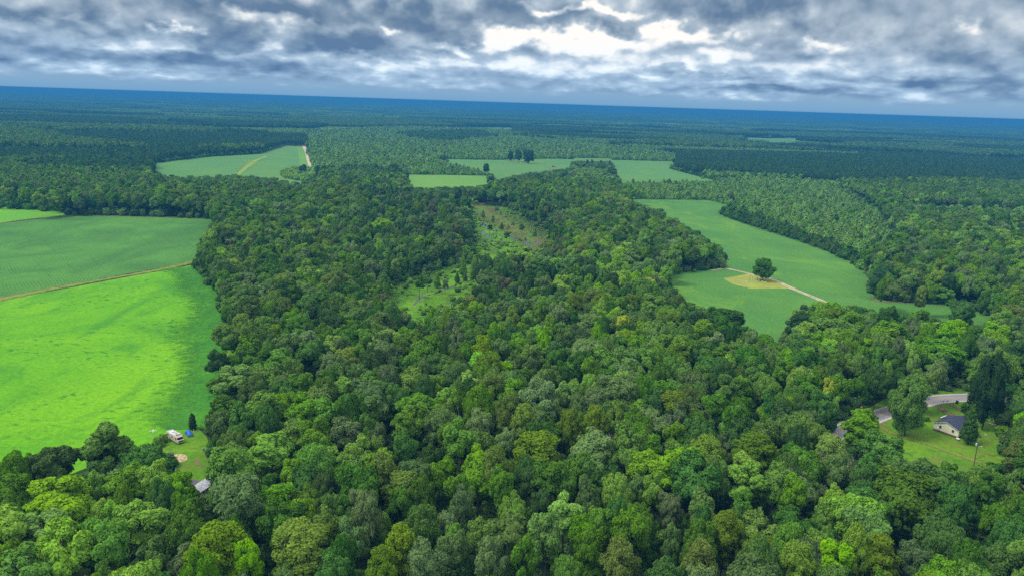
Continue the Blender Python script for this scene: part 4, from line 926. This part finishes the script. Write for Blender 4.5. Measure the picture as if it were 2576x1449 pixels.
scatter('scrub_patch', gcol, PS, rng.choice(3, len(PS)), rng.uniform(0, 6.28, len(PS)), np.stack([km*1.3, km*1.3, km], 1), 'clump of scrub beside the pale gravel track in the far field', 'scrub')
finish_labels()
#@@THINGS@@
# ------------------------------------------------------------------ left yard: motorhome, covered car, mobile home
def unit2(deg): return np.array([math.cos(rad(deg)), math.sin(rad(deg))])
def wheel(parent, x, y, r=.36, wd=.24):
    s = 1 if y > 0 else -1
    t_ = MB().tube([(x, y-wd/2*s, r), (x, y+wd/2*s, r)], [r, r], 14).build('wheel', M['rubber'], parent)
    MB().tube([(x, y+wd/2*s-.02*s, r), (x, y+wd/2*s+.02*s, r)], [r*.55, r*.5], 10).build('hub', M['chrome'], t_)
rvA, rvB = z4(620, 535)[:2], z4(462, 445)[:2]
c_ = (rvA+rvB)/2+unit2(51)*1.2
rv = empty('motorhome', (c_[0], c_[1], .14), rad(-39.3)); tag(rv, 'old cream motorhome with stained grey roof parked on the yard grass', 'motorhome')
# side profile (x, z): sloped windscreen, short hood
prof = [(-3.75, .55), (-3.75, 2.85), (2.95, 2.85), (3.35, 2.45), (3.62, 1.55), (3.85, 1.45), (3.9, .55)]
mb = MB(); n = len(prof)
mb.add([(x, -1.18, z) for x, z in prof]+[(x, 1.18, z) for x, z in prof], [tuple(range(n)), tuple(reversed(range(n, 2*n)))]+[(i, i+n, (i+1) % n+n, (i+1) % n) for i in range(n)])
mb.build('body', M['rv_cream'], rv, bevel=.09)
MB().box(-3.7, -1.15, 2.84, 2.9, 1.15, 2.93).build('roof', M['rv_roof'], rv, bevel=.03)
MB().box(-1.9, -.38, 2.93, -1.0, .38, 3.22).build('air_conditioner', M['white_trim'], rv, bevel=.06)
MB().box(.6, -.3, 2.93, 1.2, .3, 3.06).build('roof_vent', M['grey_box'], rv, bevel=.03)
MB().box(1.9, -.9, 2.93, 2.7, .9, 3.02).build('roof_rack', M['rv_brown'], rv)
ws = MB().add([(3.375, -1.02, 2.36), (3.375, 1.02, 2.36), (3.635, 1.02, 1.60), (3.635, -1.02, 1.60)], [(3, 2, 1, 0)]).build('windscreen', M['dark_glass'], rv)
MB().box(3.86, -.85, .8, 3.93, .85, 1.2).build('grille', M['black_plastic'], rv); MB().box(3.88, -1.15, .45, 4.02, 1.15, .68).build('bumper', M['chrome'], rv, bevel=.03)
for s in (-1, 1):
    MB().box(3.87, s*1.0-.1, .86, 3.95, s*1.0+.1, 1.1).build('headlight', M['white_trim'], rv)
    for x0, x1 in ((-3.3, -2.2), (-.2, .45), (2.35, 3.1)):
        MB().box(x0, s*1.185-.012, 1.65, x1, s*1.185+.012, 2.28).build('window', M['dark_glass'], rv)
    MB().box(-3.72, s*1.185-.008, 1.12, 3.5, s*1.185+.008, 1.3).build('stripe', M['rv_brown'], rv)
    for x in (-2.3, 2.7): wheel(rv, x, s*1.08)
MB().box(1.0, -1.205, .7, 1.7, -1.175, 2.5).build('door', M['rv_cream'], rv)

p0, p1 = z4(725, 345)[:2], z4(788, 432)[:2]
c_ = (p0+p1)/2+unit2(35)*.95
car = empty('covered_car', (c_[0], c_[1], .14), rad(-55)); tag(car, 'car wrapped in a bright blue tarpaulin beside the motorhome', 'car')
prof = [(-2.3, .25, .80), (-2.2, .95, .84), (-1.3, 1.02, .86), (-.7, 1.42, .68), (.35, 1.45, .68), (1.05, 1.05, .85), (2.1, .90, .84), (2.3, .25, .78)]
ringn = 12; vs_ = []; fs_ = []
for i in range(29):
    t_ = i/28*(len(prof)-1); k = min(len(prof)-2, int(t_)); f = t_-k; x, z, y = [a*(1-f)+b*f for a, b in zip(prof[k], prof[k+1])]
    for j in range(ringn+1):
        a = math.pi*j/ringn; yy = math.cos(a); zz = math.sin(a)**.45 if 0 < j < ringn else 0
        fl = 1+.05*math.sin(i*2.3+j*1.9)
        vs_.append((x+.03*math.sin(j*3+i), yy*(y+.12*(1-zz))*fl*1.05, .12+max(0, z-.12)*zz*(1+.02*math.sin(i*1.7+j))))
for i in range(28):
    for j in range(ringn): fs_.append((i*(ringn+1)+j, i*(ringn+1)+j+1, (i+1)*(ringn+1)+j+1, (i+1)*(ringn+1)+j))
fs_ += [tuple(range(ringn+1)), tuple(reversed(range(28*(ringn+1), 29*(ringn+1))))]
MB().add(vs_, fs_).build('tarpaulin', M['blue_tarp'], car, True)
for s in (-1, 1):
    for x in (-1.4, 1.4): wheel(car, x, s*.80, .30, .2)
MB().box(2.16, -.7, .28, 2.42, .7, .48).build('bumper', M['chrome'], car, bevel=.03)

e0, e1_ = z4(790, 1370, 2.7)[:2], z4(1140, 1140, 2.7)[:2]
hd = math.degrees(math.atan2(*(e1_-e0)[::-1])); c_ = (e0+e1_)/2
mh = empty('mobile_home', (c_[0], c_[1], .14), rad(hd)); tag(mh, 'long pale mobile home with weathered grey metal roof among trees', 'house')
L0, L1, W_ = -4.8, 9.5, 4.4                       # local y from 0 (near eave) to +W
MB().box(L0+.15, .2, .5, L1-.15, W_-.2, 2.66).build('wall', M['pale_siding'], mh); MB().box(L0+.25, .3, -.1, L1-.25, W_-.3, .5).build('skirting', M['grey_box'], mh)
rf = empty('roof', (0, 0, 0)); rf.parent = mh
nP = 14
for k in range(nP):
    xa = L0+(L1-L0)*k/nP; xb = L0+(L1-L0)*(k+1)/nP-.03; dz_ = .012*(k % 3)
    mb = MB()
    for (ya, za, yb, zb) in ((-.15, 2.66, W_/2, 3.25), (W_/2, 3.25, W_+.15, 2.66)):
        mb.add([(xa, ya, za+dz_), (xb, ya, za+dz_), (xb, yb, zb+dz_), (xa, yb, zb+dz_), (xa, ya, za+dz_+.06), (xb, ya, za+dz_+.06), (xb, yb, zb+dz_+.06), (xa, yb, zb+dz_+.06)], [(4, 5, 6, 7), (3, 2, 1, 0), (0, 1, 5, 4), (1, 2, 6, 5), (3, 0, 4, 7)])
    mb.build('roof_panel', M['grey_metal_roof'], rf)
for x in (-3, 1.6, 4.4, 7.4):
    wd_ = MB().box(x-.5, .17, 1.3, x+.5, .24, 2.2).build('window', M['white_trim'], mh); MB().box(x-.42, .155, 1.38, x+.42, .18, 2.12).build('pane', M['dark_glass'], wd_)
dr = MB().box(-.9, .16, .6, .0, .24, 2.5).build('door', M['white_trim'], mh); MB().box(-.15, .12, 1.5, -.08, .17, 1.6).build('handle', M['chrome'], dr)
pr = empty('porch'); pr.parent = mh
MB().box(L0+.6, W_+.1, 2.5, L1-3.5, W_+3.6, 2.62).build('porch_roof', M['porch_roof'], pr); MB().box(L0+.6, W_+.1, .2, L1-3.5, W_+3.5, .4).build('porch_floor', M['pole_wood'], pr)
for x in (L0+.8, L0+5, L1-3.8): MB().box(x-.06, W_+3.35, .4, x+.06, W_+3.47, 2.5).build('porch_post', M['white_trim'], pr)

P = z4(430, 985)[:2]
pl_ = empty('swimming_pool', (P[0], P[1], .14)); tag(pl_, 'round blue above-ground pool glimpsed through the dark tree', 'pool')
ang = [2*math.pi*i/20 for i in range(20)]
mb = MB()
for i in range(20):
    a, b = ang[i], ang[(i+1) % 20]
    mb.add([(3.4*math.cos(a), 3.4*math.sin(a), 0), (3.4*math.cos(b), 3.4*math.sin(b), 0), (3.4*math.cos(b), 3.4*math.sin(b), 1.25), (3.4*math.cos(a), 3.4*math.sin(a), 1.25), (3.25*math.cos(a), 3.25*math.sin(a), 1.25), (3.25*math.cos(b), 3.25*math.sin(b), 1.25), (3.25*math.cos(b), 3.25*math.sin(b), .1), (3.25*math.cos(a), 3.25*math.sin(a), .1)], [(0, 1, 2, 3), (3, 2, 5, 4), (4, 5, 6, 7)])
mb.build('pool_wall', M['blue_tarp'], pl_); MB().add([(3.24*math.cos(a), 3.24*math.sin(a), 1.05) for a in ang], [tuple(range(20))]).build('pool_water', M['water_pool'], pl_)
P = z4(262, 490)[:2]
g_ = empty('gourd_rack', (P[0], P[1], .14)); tag(g_, 'tall white pole with crossed white arms at the field edge', 'bird house pole')
MB().tube([(0, 0, -.1), (0, 0, 4.3)], [.06, .05], 8).build('pole', M['white_trim'], g_)
for a in (20, 110): MB().box(-1.15, -.07, 0, 1.15, .07, .14).build('arm', M['white_trim'], g_).matrix_local = Matrix.Translation((0, 0, 4.1)) @ Matrix.Rotation(rad(a), 4, 'Z')
for k in range(8):
    a = rad(20+90*(k % 4)); rr_ = .55 if k < 4 else 1.05
    iv, if_ = ICO1; MB().add([(p[0]*.15+math.cos(a)*rr_, p[1]*.15+math.sin(a)*rr_, p[2]*.19+3.9) for p in iv], [tuple(f) for f in if_]).build('gourd', M['hose_white'], g_, True)
P = z4(530, 735)[:2]
b_ = empty('garden_box', (P[0], P[1], .18), .5); tag(b_, 'upright grey storage box beside the sand circle', 'storage box')
MB().box(-.8, -.5, 0, .8, .5, 1.7).build('body', M['grey_box'], b_, bevel=.04); MB().box(-.86, -.56, 1.7, .86, .56, 1.8).build('lid', M['porch_roof'], b_, bevel=.03)
P = z4(1015, 628)[:2]
b_ = empty('trash_bin', (P[0], P[1], .14), .3); tag(b_, 'grey bin standing at the tree edge of the yard', 'bin')
MB().tube([(0, 0, 0), (0, 0, 1.0)], [.32, .38], 10).build('body', M['grey_box'], b_); MB().tube([(0, 0, 1.0), (0, 0, 1.08)], [.40, .36], 10).build('lid', M['grey_box'], b_)
P = z4(868, 362)[:2]
b_ = empty('marker_post', (P[0], P[1], .14)); tag(b_, 'short white post beside the blue covered car', 'post')
MB().tube([(0, 0, -.1), (0, 0, 1.5)], [.07, .07], 8).build('post', M['white_trim'], b_); MB().tube([(0, 0, 1.5), (0, 0, 1.6)], [.10, .02], 8).build('cap', M['white_trim'], b_)
P = ground(218, 1160)[:2]
b_ = empty('service_pole', (P[0], P[1], .1)); tag(b_, 'grey pole with a small box at the bottom edge of the lime green field', 'pole')
MB().tube([(0, 0, -.1), (0, 0, 5)], [.12, .09], 8).build('pole', M['galvanised'], b_); MB().box(-.2, -.3, 3.6, .2, -.08, 4.3).build('meter_box', M['grey_box'], b_)
for (x, y, k) in ((415, 495, 1.25), (340, 560, 1.5)):
    P = z4(x, y); plant('bush', 'B', P[0], P[1], 3.0*k*.8, 1.3*k, 'rounded green shrub beside the cream motorhome' if x > 400 else 'rounded green shrub near the white pole in the yard', None)

# ------------------------------------------------------------------ cream house, pole and roadside things
A_, B_ = z2(1270, 610)[:2], z2(1525, 700)[:2]
hd = math.degrees(math.atan2(*(B_-A_)[::-1]))
ho = empty('house', (A_[0], A_[1], .08), rad(hd)); tag(ho, 'cream sided house with navy shingle roof on the roadside lawn', 'house')
WX, WY, EZ, RZ = 9.6, 12.5, 3.35, 5.1
MB().box(.05, .05, -.1, WX-.05, WY-.05, .85).build('foundation', M['brick_red'], ho)
mb = MB().add([(0, 0, .85), (WX, 0, .85), (WX, 0, EZ), (WX/2, 0, RZ-.05), (0, 0, EZ), (0, WY, .85), (WX, WY, .85), (WX, WY, EZ), (WX/2, WY, RZ-.05), (0, WY, EZ)], [(0, 1, 2, 3, 4), (9, 8, 7, 6, 5), (1, 6, 7, 2), (5, 0, 4, 9), (0, 5, 6, 1)])
wl = mb.build('wall', M['cream_siding'], ho)
def gable(x0, x1, y0, y1, ez, rz, th, name, mat, parent, ov=.35):
    xm = (x0+x1)/2; sl = (rz-ez)/(xm-x0); mb = MB(); za = ez-sl*ov
    for xa, xb, z0, z1 in ((x0-ov, xm, za, rz), (x1+ov, xm, za, rz)):
        q = [(xa, y0-ov, z0), (xb, y0-ov, z1), (xb, y1+ov, z1), (xa, y1+ov, z0)]
        mb.add(q+[(a, b, c+th) for a, b, c in q], [(4, 5, 6, 7), (3, 2, 1, 0), (0, 1, 5, 4), (1, 2, 6, 5), (2, 3, 7, 6), (3, 0, 4, 7)])
    return mb.build(name, mat, parent)
rf = gable(0, WX, 0, WY, EZ, RZ, .16, 'roof', M['navy_shingle'], ho)
wing = MB().add([(-1.6, WY-5.0, .85), (-1.6, WY-.6, .85), (0, WY-.6, .85), (0, WY-5.0, .85), (-1.6, WY-5.0, EZ-.1), (-1.6, WY-.6, EZ-.1), (0, WY-.6, EZ-.1), (0, WY-5., EZ-.1)], [(0, 1, 5, 4), (0, 4, 7, 3), (1, 2, 6, 5), (4, 5, 6, 7)]).build('porch_wall', M['cream_siding'], ho)
MB().add([(-2.0, WY-5.4, EZ-.35), (-2.0, WY-.2, EZ-.35), (WX*.35, WY-.2, RZ-.25), (WX*.35, WY-5.4, RZ-.25), (-2.0, WY-5.4, EZ-.5), (-2.0, WY-.2, EZ-.5), (WX*.35, WY-.2, RZ-.4), (WX*.35, WY-5.4, RZ-.4)], [(0, 3, 2, 1), (4, 5, 6, 7), (0, 1, 5, 4), (0, 4, 7, 3), (1, 2, 6, 5)]).build('porch_roof', M['navy_shingle'], ho)
MB().box(-1.5, WY-4.9, -.1, 0, WY-.7, .85).build('porch_base', M['brick_red'], ho)
ch = MB().box(WX*.62, WY-2.2, RZ-.9, WX*.62+.8, WY-1.4, RZ+.7).build('chimney', M['navy_shingle'], rf)
MB().box(WX*.62-.08, WY-2.28, RZ+.7, WX*.62+.88, WY-1.32, RZ+.8).build('chimney_cap', M['black_plastic'], rf)
for s, xe in ((-1, 0), (1, WX)): MB().add([(xe+s*.36, -.37, EZ-.20), (WX/2, -.37, RZ-.02), (WX/2, -.37, RZ+.14), (xe+s*.36, -.37, EZ-.04), (xe+s*.36, -.345, EZ-.20), (WX/2, -.345, RZ-.02), (WX/2, -.345, RZ+.14), (xe+s*.36, -.345, EZ-.04)], [(0, 1, 2, 3), (7, 6, 5, 4), (0, 4, 5, 1), (3, 2, 6, 7)]).build('barge_board', M['white_trim'], rf)
for x in (2.6, 7.5):
    w_ = MB().box(x-.5, -.05, 1.75, x+.5, .02, 2.95).build('window', M['white_trim'], ho)
    for z in (1.82, 2.39): MB().box(x-.42, -.07, z, x+.42, -.04, z+.5).build('pane', M['dark_glass'], w_)
for y in (2.2, 5.4):
    w_ = MB().box(-.05, y-.5, 1.75, .02, y+.5, 2.95).build('window', M['white_trim'], ho); MB().box(-.07, y-.42, 1.83, -.04, y+.42, 2.87).build('pane', M['dark_glass'], w_)
for x in (.0, WX): MB().box(x-.06, -.07, .85, x+.06, .05, EZ-.05).build('corner_board', M['white_trim'], ho)
dsh = MB(); iv, if_ = ICO1
dsh.tube([(2.0, -.06, 1.55), (2.0, -.45, 1.75)], [.03, .03], 6).tube([(2.0, -.40, 1.72), (2.0, -.52, 1.78)], [.12, .45], 12).build('satellite_dish', M['galvanised'], ho)
P = z2(1548, 722)[:2]
b_ = empty('gas_tank', (P[0], P[1], .08), rad(hd)); tag(b_, 'small white gas tank beside the corner of the cream house', 'gas tank')
MB().tube([(-.7, 0, .55), (-.6, 0, .55), (.6, 0, .55), (.7, 0, .55)], [.15, .38, .38, .15], 12).build('tank', M['white_trim'], b_, True)
for x in (-.45, .45): MB().box(x-.06, -.25, 0, x+.06, .25, .24).build('foot', M['grey_box'], b_)
MB().tube([(0, 0, .9), (0, 0, 1.05)], [.12, .10], 8).build('valve_cap', M['white_trim'], b_)

P = z2(1725, 1015)[:2]
po = empty('utility_pole', (P[0], P[1], .08)); tag(po, 'brown wooden utility pole with grey transformer and lamp arm on the lawn', 'utility pole')
MB().tube([(0, 0, -.2), (0, 0, 4.5), (.05, 0, 9.6)], [.17, .15, .11], 9).build('pole', M['pole_wood'], po)
tr_ = MB().tube([(-.42, -.1, 7.9), (-.42, -.1, 8.0), (-.42, -.1, 8.8), (-.42, -.1, 8.9)], [.22, .30, .30, .2], 12).build('transformer', M['galvanised'], po)
for a in (-.12, .12): MB().tube([(-.42+a, -.1, 8.9), (-.42+a, -.1, 9.15)], [.05, .04], 6).build('bushing', M['porch_roof'], tr_)
MB().box(-.2, -.12, 8.2, .0, -.04, 8.5).build('bracket', M['grey_box'], po)
arm_ = MB().tube([(.05, 0, 7.5), (.6, -.1, 7.8), (1.25, -.2, 7.8)], [.04, .04, .04], 6).build('lamp_arm', M['galvanised'], po)
MB().box(1.1, -.32, 7.7, 1.65, -.08, 7.84).build('lamp_head', M['white_trim'], arm_, bevel=.04)
MB().tube([(.05, 0, 9.6), (.05, 0, 9.85)], [.06, .05], 6).build('insulator', M['galvanised'], po)
P = z2(465, 412)[:2]
sg = empty('road_sign', (P[0], P[1], .08), rad(-25)); tag(sg, 'yellow diamond warning sign on the grass verge of the bend', 'road sign')
MB().tube([(0, 0, -.2), (0, 0, 2.9)], [.05, .05], 6).build('post', M['galvanised'], sg)
MB().add([(0, -.06, 1.75), (.6, -.06, 2.35), (0, -.06, 2.95), (-.6, -.06, 2.35), (0, -.085, 1.75), (.6, -.085, 2.35), (0, -.085, 2.95), (-.6, -.085, 2.35)], [(4, 5, 6, 7), (3, 2, 1, 0), (0, 1, 5, 4), (1, 2, 6, 5), (2, 3, 7, 6), (3, 0, 4, 7)]).build('sign_plate', M['yellow_sign'], sg)
MB().box(-.3, -.085, 1.2, .3, -.06, 1.65).build('sub_plate', M['yellow_sign'], sg)
for k, (x, y) in enumerate(((1385, 318), (1430, 312))):
    P = z2(x, y)[:2]
    b_ = empty('mailbox', (P[0], P[1], .08), rad(60)); tag(b_, 'dark mailbox on a post where the driveway meets the road', 'mailbox', 'mailboxes by the road')
    MB().box(-.05, -.05, -.1, .05, .05, 1.05).build('post', M['pole_wood'], b_)
    q = [(-.12, 1.05), (.12, 1.05), (.12, 1.2), (.07, 1.3), (-.07, 1.3), (-.12, 1.2)]
    MB().add([(x_, -.3, z_) for x_, z_ in q]+[(x_, .3, z_) for x_, z_ in q], [tuple(range(6)), tuple(reversed(range(6, 12)))]+[(i, i+6, (i+1) % 6+6, (i+1) % 6) for i in range(6)]).build('box', M['black_plastic'], b_)
    MB().box(.12, -.1, 1.15, .14, -.05, 1.4).build('flag', M['orange_paint'], b_)
P = z2(1537, 312)[:2]
b_ = empty('wheelie_bin', (P[0], P[1], .08), .6); tag(b_, 'black wheelie bin on the verge beside the driveway', 'bin')
MB().add([(-.35, -.4, 0), (.35, -.4, 0), (.35, .4, 0), (-.35, .4, 0), (-.42, -.5, 1.2), (.42, -.5, 1.2), (.42, .5, 1.2), (-.42, .5, 1.2)], [(3, 2, 1, 0), (4, 5, 6, 7), (0, 1, 5, 4), (1, 2, 6, 5), (2, 3, 7, 6), (3, 0, 4, 7)]).build('body', M['black_plastic'], b_)
MB().box(-.45, -.52, 1.2, .45, .52, 1.28).build('lid', M['black_plastic'], b_, bevel=.03)
for s in (-1, 1): MB().tube([(s*.4, .45, .15), (s*.3, .45, .15)], [.15, .15], 10).build('wheel', M['rubber'], b_)
P = z2(1790, 690)[:2]
b_ = empty('burn_barrel', (P[0], P[1], .08)); tag(b_, 'rusty dark burn barrel on the lawn behind the cream house', 'barrel')
MB().tube([(0, 0, 0), (0, 0, .45), (0, 0, .9)], [.48, .5, .48], 12, cap=False).build('drum', M['brick_red'], b_); MB().tube([(0, 0, .05), (0, 0, .5)], [.44, .44], 12).build('ash', M['black_plastic'], b_)
P = z2(1858, 672)[:2]
b_ = empty('garden_chair', (P[0], P[1], .08), .8); tag(b_, 'white garden chair near the burn barrel on the lawn', 'chair')
MB().box(-.3, -.3, .38, .3, .3, .44).build('seat', M['white_trim'], b_); MB().box(-.3, .26, .44, .3, .32, .95).build('backrest', M['white_trim'], b_)
for x in (-.26, .26):
    for y in (-.26, .26): MB().box(x-.03, y-.03, 0, x+.03, y+.03, .38).build('leg', M['white_trim'], b_)
# reddish-roofed house at the corner of the lawn
P = z2(2120, 1310)[:2]
h2_ = empty('small_house', (P[0], P[1], .08), rad(-58)); tag(h2_, 'small pale blue house with rust brown roof half hidden by trees', 'house')
mb = MB().add([(-4, -3.5, 0), (4, -3.5, 0), (4, 3.5, 0), (-4, 3.5, 0), (-4, -3.5, 2.7), (4, -3.5, 2.7), (4, 3.5, 2.7), (-4, 3.5, 2.7), (-4, 0, 4.4), (4, 0, 4.4)], [(0, 1, 5, 4), (2, 3, 7, 6), (1, 2, 6, 9, 5), (3, 0, 4, 8, 7)])
mb.build('wall', M['pale_blue'], h2_)
mb = MB()
for s in (-1, 1):
    q = [(-4.4, s*3.9, 2.52), (4.4, s*3.9, 2.52), (4.4, 0, 4.42), (-4.4, 0, 4.42)]
    mb.add(q+[(a, b, c+.14) for a, b, c in q], [(4, 5, 6, 7), (3, 2, 1, 0), (0, 1, 5, 4), (1, 2, 6, 5), (3, 0, 4, 7)])
r2_ = mb.build('roof', M['rust_shingle'], h2_)
MB().box(-.1, -1.9, 3.55, .25, -1.55, 4.1).build('vent_pipe', M['black_plastic'], r2_)
for y in (-1.8, 1.8):
    w_ = MB().box(3.98, y-.5, 1.0, 4.05, y+.5, 2.2).build('window', M['white_trim'], h2_); MB().box(4.04, y-.42, 1.08, 4.07, y+.42, 2.12).build('pane', M['dark_glass'], w_)
for x in (-2, 1.5):
    w_ = MB().box(x-.5, -3.55, 1.0, x+.5, -3.48, 2.2).build('window', M['white_trim'], h2_); MB().box(x-.42, -3.57, 1.08, x+.42, -3.54, 2.12).build('pane', M['dark_glass'], w_)
# headstones
def z3(x, y): return gS(2050+x/6.44, 720+y/6.44)
def stone(kind, wd, ht):
    q = [(-wd/2, 0), (wd/2, 0), (wd/2, ht*.8), (wd*.3, ht*.95), (0, ht), (-wd*.3, ht*.95), (-wd/2, ht*.8)]; n = len(q)
    return MB().add([(x, -.09, z) for x, z in q]+[(x, .09, z) for x, z in q], [tuple(range(n)), tuple(reversed(range(n, 2*n)))]+[(i, i+n, (i+1) % n+n, (i+1) % n) for i in range(n)]).mesh('tablet')
tall, low_ = stone(0, .75, 1.25), stone(1, 1.0, .6); base_ = MB().box(-.6, -.25, -.05, .6, .25, .14).mesh('plinth')
for m_ in (tall, low_, base_): m_.materials.append(M['headstone'])
for k, (x, y) in enumerate(((935, 632), (985, 650), (1030, 662), (1068, 672), (1110, 662), (1085, 632), (1180, 684), (1240, 698), (655, 638), (725, 658), (770, 662), (880, 676), (905, 684), (820, 720), (930, 762))):
    P = z3(x, y); row1 = k < 6
    o = empty('headstone', (P[0], P[1], .16), rad(20)+random.uniform(-.15, .15))
    tag(o, 'upright pale headstone in the row beside the burial plot tree' if row1 else ('low pale headstone under the right side of the burial plot tree' if k < 8 else 'low pale headstone out on the open grass of the burial plot'), 'headstone', 'headstones on the burial plot')
    mesh_obj('tablet', tall if row1 else low_, None, o).location.z = .12; mesh_obj('plinth', base_, None, o)
P = ground(1392, 421)[:2]
tk = empty('tractor', (P[0], P[1], .1), rad(20)); tag(tk, 'tiny orange farm machine on the track across the far field', 'tractor')
MB().box(-2.6, -1.1, .9, .6, 1.1, 3.0).build('cab', M['orange_paint'], tk, bevel=.2); MB().box(.6, -.9, .8, 3.4, .9, 2.1).build('hood', M['orange_paint'], tk, bevel=.15)
for s in (-1, 1):
    MB().tube([(-1.6, s*1.1, 1.0), (-1.6, s*1.7, 1.0)], [1.0, 1.0], 14).build('wheel', M['rubber'], tk); MB().tube([(2.5, s*1.0, .7), (2.5, s*1.5, .7)], [.7, .7], 14).build('wheel', M['rubber'], tk)
#@@HAZE@@
# ------------------------------------------------------------------ haze: the air between the camera and the far forest
mt = bpy.data.materials.new('haze_air'); mt.use_nodes = True; t = NT(mt.node_tree)
t.n.remove(t.n['Principled BSDF'])
pv = t.n.new('ShaderNodeVolumePrincipled'); pv.inputs['Color'].default_value = (.05, .27, .62, 1); pv.inputs['Density'].default_value = 1.8e-4
pv.inputs['Anisotropy'].default_value = 0.0
t.l.new(pv.outputs[0], t.n['Material Output'].inputs['Volume'])
hz = MB().box(-70000, -4000, -1.2, 70000, 66000, 121).build('haze', mt)
tag(hz, 'thin blue haze over the far forest', 'haze', None, 'stuff')
